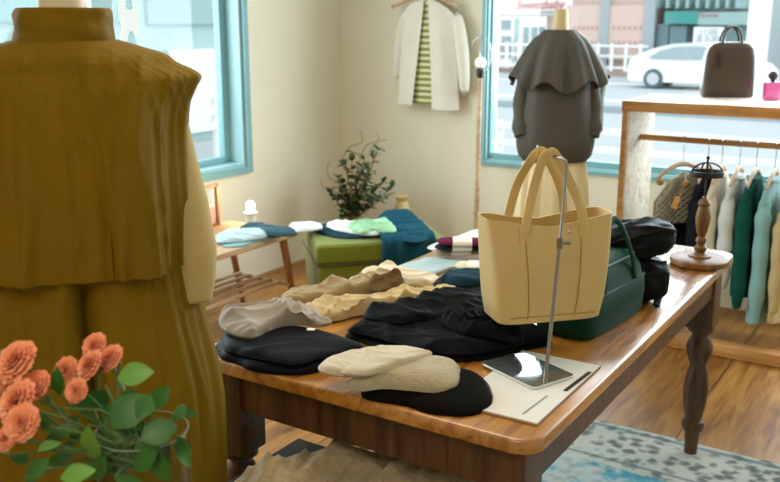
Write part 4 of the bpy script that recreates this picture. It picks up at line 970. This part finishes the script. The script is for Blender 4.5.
# hat stand
hb = PZ(699, 264, TZ)
HS = thing('hat_stand', 'turned dark wood hat stand with black metal ring on the table', 'hat stand', (hb.x, hb.y, TZ))
build('base', M().lathe([(.080, 0), (.088, .004), (.090, .012), (.088, .020), (.080, .024), (.03, .026)], (hb.x, hb.y, TZ), 40), W_TURN, HS)
build('post', M().lathe([(.034, .026), (.035, .030), (.022, .034), (.014, .040), (.019, .048), (.019, .055), (.012, .062), (.012, .068), (.017, .074), (.016, .082), (.011, .090), (.016, .105), (.021, .130), (.023, .150), (.020, .170), (.015, .185), (.018, .190), (.019, .195), (.015, .203), (.008, .210), (.006, .216)], (hb.x, hb.y, TZ), 28), W_TURN, HS)
build('rod', M().tube([(hb.x, hb.y, TZ+.21), (hb.x, hb.y, TZ+.335)], .0035, 8), BLACKM, HS)
m = M(); rz_ = TZ+.288
o1 = [Vector((hb.x+.050*math.cos(q*2*PI/40)*RT.x-.042*math.sin(q*2*PI/40)*RT.y, hb.y+.050*math.cos(q*2*PI/40)*RT.y+.042*math.sin(q*2*PI/40)*RT.x, rz_)) for q in range(40)]
def ringz(k, z): return [Vector((hb.x+(p.x-hb.x)*k, hb.y+(p.y-hb.y)*k, z)) for p in o1]
m.rings([ringz(1, rz_-.009), ringz(1.03, rz_), ringz(1, rz_+.009), ringz(.94, rz_+.009), ringz(.94, rz_-.009)], closed=True)
build('ring', m, BLACKM, HS)
m = M()
for d in (RT, Vector((-RT.y, RT.x, 0))):
    m.tube([Vector((hb.x, hb.y, rz_))+d*.048*math.cos(q*PI/12)+Vector((0, 0, .034*math.sin(q*PI/12))) for q in range(13)], .0028, 6)
build('crown_wires', m.ball((hb.x, hb.y, TZ+.337), .006), BLACKM, HS)

# ------------------------------------------------------------------ rack by the window
RX0, RX1, RY0, RY1, RZ = -1.312, .9, 4.02, 4.46, 1.112
RK = thing('clothes_rack', 'wooden clothes rack with chipboard side and pale top by the window', 'rack', ((RX0+RX1)/2, (RY0+RY1)/2, 0))
build('top', M().box(((RX0+RX1)/2, (RY0+RY1)/2, RZ-.022), (RX1-RX0, RY1-RY0-.02, .044)), OSB, RK, smooth=False)
build('front_edge', M().box(((RX0+RX1)/2, RY0, RZ-.023), (RX1-RX0+.004, .02, .047)), W_RACK, RK, smooth=False)
for x in (RX0+.012, RX1-.012):
    sp = build('side_panel', M().box((x, (RY0+RY1)/2+.012, (RZ-.044)/2), (.022, RY1-RY0-.035, RZ-.046)), OSB, RK, smooth=False)
    build('edge_strip', M().box((x, RY0+.004, (RZ-.047)/2), (.024, .012, RZ-.049)), W_RACK, sp, smooth=False)
RODZ = .925; RODY = 4.24
build('rail', M().tube([(RX0+.02, RODY, RODZ), (RX1-.02, RODY, RODZ)], .014, 14), W_RACK, RK)
build('floor_beam', M().box(((RX0+RX1)/2, RY0-.02, .03), (RX1-RX0, .07, .055), bev=.004), W_RACK, RK)

def hanger(x, label):
    t = thing('clothes_hanger', label, 'hanger', (x, RODY, RODZ-.13), 0, 'wooden hangers on the rack')
    a = RODZ-.115
    m = M()
    pts = [Vector((x, RODY-.15, a-.055)), Vector((x, RODY-.09, a-.02)), Vector((x, RODY-.03, a)), Vector((x, RODY, a+.003)), Vector((x, RODY+.03, a)), Vector((x, RODY+.09, a-.02)), Vector((x, RODY+.13, a-.045))]
    build('arm', m.tube(pts, [.007, .010, .012, .013, .012, .010, .007], 10, flat=.8), W_HANG, t)
    build('hook', M().tube([(x, RODY, a+.01), (x, RODY, a+.085)]+[(x, RODY+.0-.019*math.sin(q*PI/8)+.0, RODZ-.001+.0-.019*math.cos(q*PI/8)+.0) for q in (1, 2, 3, 4, 5, 6, 7, 8, 9, 10, 11, 12)], .0018, 6), CHROME, t)
    return t
def hung(name, x, label, cat, mt, z1, top=.0, hw=.19, thick=.018, sleeves=True, sl=.45, seed=0, group='clothes hanging on the rack', skirt=0):
    t = thing(name, label, cat, (x, RODY, z1), 0, group)
    a = RODZ-.115-top; zt = a-.028
    keys = [(z1, x, RODY, thick*1.2, hw+skirt), (z1+.02, x, RODY, thick*1.3, hw+.004+skirt), ((z1+a)/2, x, RODY, thick*1.2, hw-.005), (a-.16, x, RODY, thick*1.2, hw-.008), (a-.10, x, RODY, thick*1.1, hw-.015), (a-.07, x, RODY, thick*1.1, hw-.05), (a-.045, x, RODY, thick*1.05, .105), (zt, x, RODY, thick, .085)]
    rws = []
    for (z, cx_, cy_, rx_, ry_) in interp(keys, 44):
        ring = []; low = min(1, max(0, (a-.02-z)/.35))
        for q in range(120):
            tt = q*2*PI/120; sy_ = math.sin(tt); cc_ = math.copysign(abs(math.cos(tt))**.6, math.cos(tt)); y = ry_*math.copysign(abs(sy_)**.9, sy_)
            fo = low*(.010*math.sin(y*46+seed*2+z*1.5)+.006*math.sin(y*90+seed-z*4))+.006*nz(y*9, z*7, seed)
            ring.append(Vector((x+rx_*cc_+fo*abs(math.cos(tt)), RODY+y, z+.012*low*math.sin(y*20+seed)*(1 if z < z1+.1 else 0))))
        rws.append(ring)
    build('body', M().rings(rws), mt, t, ang=80)
    build('neckband', M().tube([(x+thick*1.1*math.cos(q*2*PI/20), RODY+.086*math.sin(q*2*PI/20), zt-.012*abs(math.cos(q*2*PI/20))) for q in range(21)], .006, 7), mt, t)
    if sleeves:
        for s in (-1, 1):
            pts = [Vector((x, RODY+s*(hw-.055), a-.10)), Vector((x+.005, RODY+s*(hw-.01), a-.18)), Vector((x+.012, RODY+s*(hw-.0), a-.16-sl*.4)), Vector((x+.012, RODY+s*(hw-.004), a-.10-sl))]
            pp = [pts[i].lerp(pts[i+1], k/5) for i in range(3) for k in range(5)]+[pts[-1]]
            build('sleeve', M().tube(pp, [.020+.014*min(1, i/4)+.004*math.sin(i*1.7+seed)-(.010 if i > 13 else 0) for i in range(len(pp))], 14), mt, t, sub=1)
    return t
hx = [-1.08, -.968, -.907, -.829, -.757, -.678, -.60, -.52]
hl_ = ['hanger holding the crochet top, first from the rack side panel', 'hanger holding the black dress on the rack', 'hanger holding the cream cardigan on the rack', 'hanger holding the pale grey sweater on the rack', 'hanger holding the deep green sweater on the rack', 'hanger holding the light teal sweater on the rack', 'hanger holding the sand yellow sweater, last on the right']
for x, l_ in zip(hx, hl_):
    q_ = hanger(x, l_)
    if x == hx[0]: q_.rotation_euler = (0, 0, -R(32))
CROCH = mat('crochet_cotton', (.58, .55, .42), .8)
# crochet top: knitted diamond mesh made of crossed cords over a thin lining
t = thing('crochet_top', 'cream crochet strap top with wooden toggles hanging on the rack', 'top', (-1.08, RODY, .45), 0, 'clothes hanging on the rack')
x = -1.08; a = RODZ-.135
def cr(u, v_): # u -1..1 across Y, v 0 top..1 bottom
    hw_ = .085+.085*min(1, v_*2.2); ca_, sa_ = math.cos(R(32)), math.sin(R(32)); o_ = .022+.006*math.sin(u*6)
    return Vector((x+sa_*u*hw_+ca_*o_, RODY+ca_*u*hw_-sa_*o_, a-.015-v_*.24-.035*abs(u)*(1-v_)))
m = M()
for k in range(-9, 10):
    for sgn in (-1, 1):
        pts = []
        for i in range(25):
            v_ = i/24; u_ = k/9.0*2+sgn*(v_-.5)*1.9
            if -1 <= u_ <= 1: pts.append(cr(u_, v_))
        if len(pts) > 2: m.tube(pts, .0045, 5)
build('crochet_mesh', m, CROCH, t)
m = M(); rs = []
for i in range(12):
    v_ = i/11; rs.append([cr(u_/6-1, v_)+Vector((-.008, .005, 0)) for u_ in range(13)]+[cr(u_/6-1, v_)+Vector((-.013, .008, 0)) for u_ in reversed(range(13))])
build('lining', m.rings(rs), mat('pale_grey_lining', (.42, .40, .30), .8), t)
rs = []
for i in range(14):
    f_ = i/13; rs.append([cr(u_/8*1.0-1, .92)+Vector((-.012+.010*math.sin(u_*1.3+f_*2), .006, -.30*f_-.012*(u_%2)*(1 if i == 0 else 0))) for u_ in range(17)]+[cr(u_/8*1.0-1, .92)+Vector((-.022+.010*math.sin(u_*1.3+f_*2), .012, -.30*f_)) for u_ in reversed(range(17))])
build('black_lower_half', M().rings(rs), BLACKG, t, ang=80)['label'] = 'black lower half'
for (px_, py_) in ((660, 182), (686, 184)):
    p = PY(px_, py_, 4.12); build('toggle', M().ball(p, .017), W_RACK, t)
    build('toggle_cord', M().tube([p, Vector((x+.03, (p.y+RODY)/2, p.z+.03)), Vector((x+.03, RODY, a-.02))], .0025, 5), CROCH, t)
p = PY(676, 203, 4.0)
build('wooden_tag', M().box(p, (.028, .012, .055), ry=.3, bev=.004).tube([p, PY(684, 186, 4.05)], .0015, 5), W_RACK, t)
hung('black_dress', -.968, 'black dress hanging on the rack beside the crochet top', 'dress', BLACKG, .20, hw=.20, sl=.30, seed=2, thick=.022)
hung('cream_cardigan', -.907, 'cream cardigan hanging on the rack right of the black dress', 'cardigan', CREAMK, .32, hw=.20, sl=.46, seed=3, thick=.021)
hung('pale_grey_sweater', -.829, 'pale grey sweater hanging on the rack right of the cream cardigan', 'sweater', PALEG, .42, hw=.205, sl=.42, seed=4, thick=.021)
hung('deep_green_sweater', -.757, 'deep teal green sweater hanging in the middle of the rack', 'sweater', DGREEN, .24, hw=.21, sl=.50, seed=5, thick=.021)
hung('light_teal_sweater', -.678, 'light teal long sweater hanging right of the deep green one', 'sweater', LTEAL, .14, hw=.205, sl=.56, seed=6, thick=.021)
hung('sand_sweater', -.60, 'sand yellow long sweater at the right edge of the picture', 'sweater', MUST, .17, hw=.21, sl=.44, seed=7, thick=.018, top=.05)
# brown bag on the rack top
ba = PY(700, 97, 4.2); bb_ = PY(752, 101, 4.2)
b0 = PZ(726, 97, RZ); bsc = (b0-EYE).dot(FWD)/FPX
BW, BH = 50*bsc, 54*bsc
BR = thing('brown_handbag', 'tall dark brown leather handbag on the rack top', 'bag', (b0.x, b0.y, RZ), YAW-R(4))
def bring(z, k, ky, n=64): return [Vector((BW/2*k*math.copysign(abs(math.cos(q*2*PI/n))**.45, math.cos(q*2*PI/n)), .055*ky*math.copysign(abs(math.sin(q*2*PI/n))**.45, math.sin(q*2*PI/n)), z)) for q in range(n)]
build('body', M().rings([bring(.001, .94, .96), bring(.006, .98, 1), bring(BH*.4, 1.0, 1), bring(BH*.72, .96, .92), bring(BH*.88, .88, .8), bring(BH*.96, .74, .66), bring(BH, .55, .4)]), BROWNL, BR, local=True, ang=60)
for s in (-1, 1):
    wz = BW*.19
    pts = [Vector((wz*math.cos(q*PI/16), s*.022, BH*.93+.0+math.sin(q*PI/16)*BH*.34)) for q in range(17)]
    build('handle', M().tube(pts, .0055, 8), BROWNH, BR, local=True)
build('luggage_tag', M().box((-BW*.26, -.058, BH*.66), (.022, .004, .06), bev=.001).tube([(-BW*.26, -.056, BH*.7), (-BW*.19, -.03, BH*.97)], .002, 5), BROWNH, BR, local=True)
build('paper_liner', M().box((0, 0, .0006), (BW*1.05, .13, .001)), PAPER, BR, local=True, smooth=False)
# pink bottle
pk_ = PZ(771, 100, RZ); s_ = (pk_-EYE).dot(FWD)/FPX
PK = thing('pink_bottle', 'square pink perfume bottle with dark stopper on the rack top', 'bottle', (pk_.x, pk_.y, RZ), YAW)
build('glass_body', M().box((0, 0, 9*s_), (15*s_, 10*s_, 18*s_), bev=.008), mat('pink_glass', (.85, .12, .42), .12, coat=.5, spec=.8), PK, local=True)
build('stopper', M().lathe([(.010, 18*s_), (.010, 20*s_), (.020, 22*s_), (.022, 25*s_), (.012, 28*s_)], (0, 0, 0), 16), BROWNH, PK, local=True)

# ------------------------------------------------------------------ stool with tweed garment in front of the table
SZ = .47
so = [PZ(289, 438, SZ), PZ(330, 450, SZ), ]
sx0, sx1, sy0, sy1 = -1.275, -.80, 1.26, 1.575
ST = thing('dark_stool', 'dark wooden low bench under the tweed garment, before the table', 'bench', ((sx0+sx1)/2, (sy0+sy1)/2, 0))
build('seat', M().box(((sx0+sx1)/2, (sy0+sy1)/2, SZ-.015), (sx1-sx0, sy1-sy0, .03), bev=.004), W_DARK, ST)
for lx in (sx0+.04, sx1-.04):
    for ly in (sy0+.04, sy1-.04): build('leg', M().box((lx, ly, (SZ-.03)/2+.0045), (.035, .035, SZ-.04), bev=.003), W_DARK, ST)
tw = [(226, 488), (246, 480), (268, 473), (288, 460), (306, 453), (332, 446), (348, 442), (375, 452), (430, 460), (472, 474), (480, 492), (420, 520), (320, 530), (240, 505)]
garment('tweed_jacket', tw, SZ, .05, TWEED, 'tan tweed jacket spread on the dark low bench below the table', 'jacket', None, 74, 1.9, 8, .8, 1, 6, .05)
pass

# ------------------------------------------------------------------ flowers in the glass vase
vc = PD(190, 430, 1.15)-RT*.062
VT = vc.z
ST2 = thing('side_table', 'small round side table carrying the flower vase, below the frame', 'table', (vc.x, vc.y, 0))
build('top', M().lathe([(.20, VT-.32), (.20, VT-.302), (.195, VT-.30)], (vc.x, vc.y, 0), 36), W_BENCH, ST2)
build('pillar', M().tube([(vc.x, vc.y, .03), (vc.x, vc.y, VT-.318)], .02), W_BLEG, ST2)
build('foot', M().lathe([(.15, 0), (.15, .02), (.03, .035)], (vc.x, vc.y, 0)), W_BLEG, ST2)
VS = thing('glass_vase', 'clear glass cylinder vase holding orange carnations', 'vase', (vc.x, vc.y, VT-.30))
build('cylinder', M().lathe([(.058, -.30), (.060, -.296), (.060, -.002), (.0595, 0), (.057, 0), (.0565, -.29), (.02, -.291)], (vc.x, vc.y, VT), 48), VASEG, VS)
build('rim', M().tube([(vc.x+.0585*math.cos(q*2*PI/40), vc.y+.0585*math.sin(q*2*PI/40), VT) for q in range(41)], .0008, 6), mat('rim_glass', (.30, .34, .30), .1), VS)
build('water', M().lathe([(.0555, -.288), (.0555, -.12)], (vc.x, vc.y, VT), 32), glass_mat('water', (.86, .92, .86)), VS)
rf = random.Random(11)
def carnation(c, r, axis, label, root):
    t = thing('carnation', label, 'carnation', c, 0, 'orange carnations in the vase')
    ax = Vector(axis).normalized(); a = ax.orthogonal().normalized(); b = ax.cross(a)
    m = M()
    for layer in range(7):
        el = R(8+layer*12); npet = 11-layer; rr = r*(1-.09*layer)
        for k in range(npet):
            an = k*2*PI/npet+layer*.7+rf.uniform(-.15, .15); d = (a*math.cos(an)+b*math.sin(an))
            dirv = (d*math.cos(el)+ax*math.sin(el)).normalized(); side = ax.cross(d).normalized(); nn = side.cross(dirv)
            vs, fs = [], []; nu = 7
            for j, (tt, wd) in enumerate(((.05, .12), (.4, .4), (.75, .75), (.95, .9), (1.04, .88))):
                for i in range(nu):
                    s = i/(nu-1)*2-1; ruf = (.07*math.sin(s*9+k*2.1+layer)+rf.uniform(-.03, .03))*rr*(tt**2)
                    edge_ = (1-.14*s*s+(.05*math.sin(s*16+k) if j == 4 else 0))
                    vs.append(Vector(c)+dirv*rr*tt*edge_+side*s*rr*.46*wd+nn*(ruf+.12*rr*tt*tt-.25*rr*(1 if layer < 2 else .2)*0)-ax*rr*.18)
            for j in range(4):
                for i in range(nu-1): fs.append((j*nu+i, j*nu+i+1, (j+1)*nu+i+1, (j+1)*nu+i))
            m.add(vs, fs)
    build('petals', m, PETAL, t, ang=50)
    cc = Vector(c)-ax*r*.25
    build('calyx', M().tube([cc-ax*r*.75, cc-ax*r*.4, cc+ax*r*.1], [r*.16, r*.30, r*.34], 10), STEM, t)
    mid = (cc+Vector(root))/2+Vector((rf.uniform(-.02, .02), rf.uniform(-.02, .02), rf.uniform(0, .03)))
    p0 = cc-ax*r*.7; build('stem', M().tube([p0*(1-q/10)**2+mid*2*(q/10)*(1-q/10)+Vector(root)*(q/10)**2 for q in range(11)], .0018, 6), STEM, t)
rootp = Vector((vc.x, vc.y, VT-.06))
fl_ = [(14, 360, 20, 1.12, 'large orange carnation, upper left of the bunch'), (15, 400, 20, 1.08, 'large orange carnation below the upper left one'), (33, 385, 15, 1.12, 'orange carnation between the left ones and the small bud'), (20, 422, 17, 1.05, 'orange carnation low in the left cluster'), (-2, 378, 13, 1.14, 'orange carnation cut by the left picture edge, upper'), (4, 438, 12, 1.06, 'orange carnation at the lower left edge of the picture'),
       (93, 345, 12, 1.20, 'topmost orange carnation of the right cluster'), (88, 364, 14, 1.16, 'orange carnation below the topmost one of the right cluster'), (109, 357, 13, 1.18, 'rightmost orange carnation of the right cluster'), (65, 370, 12, 1.18, 'orange carnation left of the right cluster'), (75, 390, 11, 1.12, 'small orange carnation hanging below the right cluster')]
for x, y, rp, D, lab in fl_:
    c = PD(x, y, D); r = 1.14*rp*D/FPX
    carnation(c, r, (Vector((-.2, -.5, .55))+Vector((rf.uniform(-.3, .3), rf.uniform(-.3, .1), rf.uniform(-.2, .3))))-FWD*.4, lab, rootp+Vector((rf.uniform(-.03, .03), rf.uniform(-.03, .03), 0)))
FO = thing('foliage_stems', 'green leafy stems among the orange carnations in the vase', 'foliage', (vc.x, vc.y, VT-.06))
lv = [(148, 373, -115, 378, 34, 1.12, 0), (158, 374, 5, 0, 30, 1.12, 1)]
LS = [((117, 378), (147, 371), 17, 1.14), ((85, 393), (108, 406), 16, 1.12), ((112, 428), (140, 398), 24, 1.10), ((140, 440), (172, 425), 20, 1.08), ((135, 470), (152, 446), 20, 1.10), ((88, 425), (92, 462), 15, 1.08), ((38, 452), (58, 440), 12, 1.06), ((150, 408), (166, 390), 13, 1.12), ((60, 395), (56, 372), 9, 1.14), ((100, 410), (130, 420), 16, 1.13), ((165, 430), (182, 440), 14, 1.12), ((60, 478), (88, 470), 14, 1.05), ((115, 478), (140, 486), 12, 1.05), ((28, 478), (44, 462), 12, 1.05), ((120, 400), (138, 402), 18, 1.14), ((40, 412), (48, 430), 9, 1.08), ((95, 440), (110, 470), 16, 1.14), ((70, 405), (100, 400), 12, 1.16), ((150, 395), (140, 415), 14, 1.09), ((10, 455), (30, 462), 9, 1.06), ((75, 440), (60, 462), 13, 1.12), ((105, 455), (90, 480), 14, 1.1), ((170, 445), (150, 475), 16, 1.11), ((130, 445), (118, 425), 14, 1.12), ((155, 450), (165, 480), 16, 1.09), ((80, 415), (66, 432), 11, 1.13), ((178, 436), (186, 462), 11, 1.12), ((45, 440), (75, 425), 10, 1.1)]
for _k in range(20):
    x_ = rf.uniform(25, 180); y_ = rf.uniform(405, 476)+(60-x_)*.12*(x_ < 60); an_ = rf.uniform(-1.2, 2.2); L_ = rf.uniform(11, 20)
    LS.append(((x_, y_), (x_+L_*math.cos(an_), y_-L_*math.sin(an_)), L_*.42, rf.uniform(1.13, 1.22)))
sm = M()
for i, (a_, b_3, wpx, D) in enumerate(LS):
    a3 = PD(*a_, D); b3 = PD(*b_3, D+rf.uniform(-.03, .03)); m = M(); d = b3-a3
    leaf(m, a3, d, (-FWD+Vector((rf.uniform(-.5, .5), 0, rf.uniform(-.1, .6)))), d.length*1.12, wpx*1.5*D/FPX, .12)
    ob = build('leaf', m, LEAFP if i in (5, 6, 0, 11, 30, 37, 41) else LEAF, FO, sub=1)
    mid = (a3+rootp)/2+Vector((0, 0, .03)); sm.tube([a3*(1-q/8)**2+mid*2*(q/8)*(1-q/8)+rootp*(q/8)**2 for q in range(9)], .0014, 5)
for pts in ([(50, 395), (52, 420), (75, 440), (110, 455)], [(40, 402), (60, 408), (100, 410), (140, 430)], [(30, 440), (60, 450), (100, 455), (150, 465)], [(0, 452), (40, 462), (90, 470), (130, 478)], [(135, 435), (120, 455), (100, 480), (90, 490)], [(105, 385), (112, 400), (122, 420), (140, 450)]):
    sm.tube([PD(x, y, 1.12) for x, y in pts], .0017, 6)
build('stems', sm, STEM, FO)
for k in range(5):
    pass
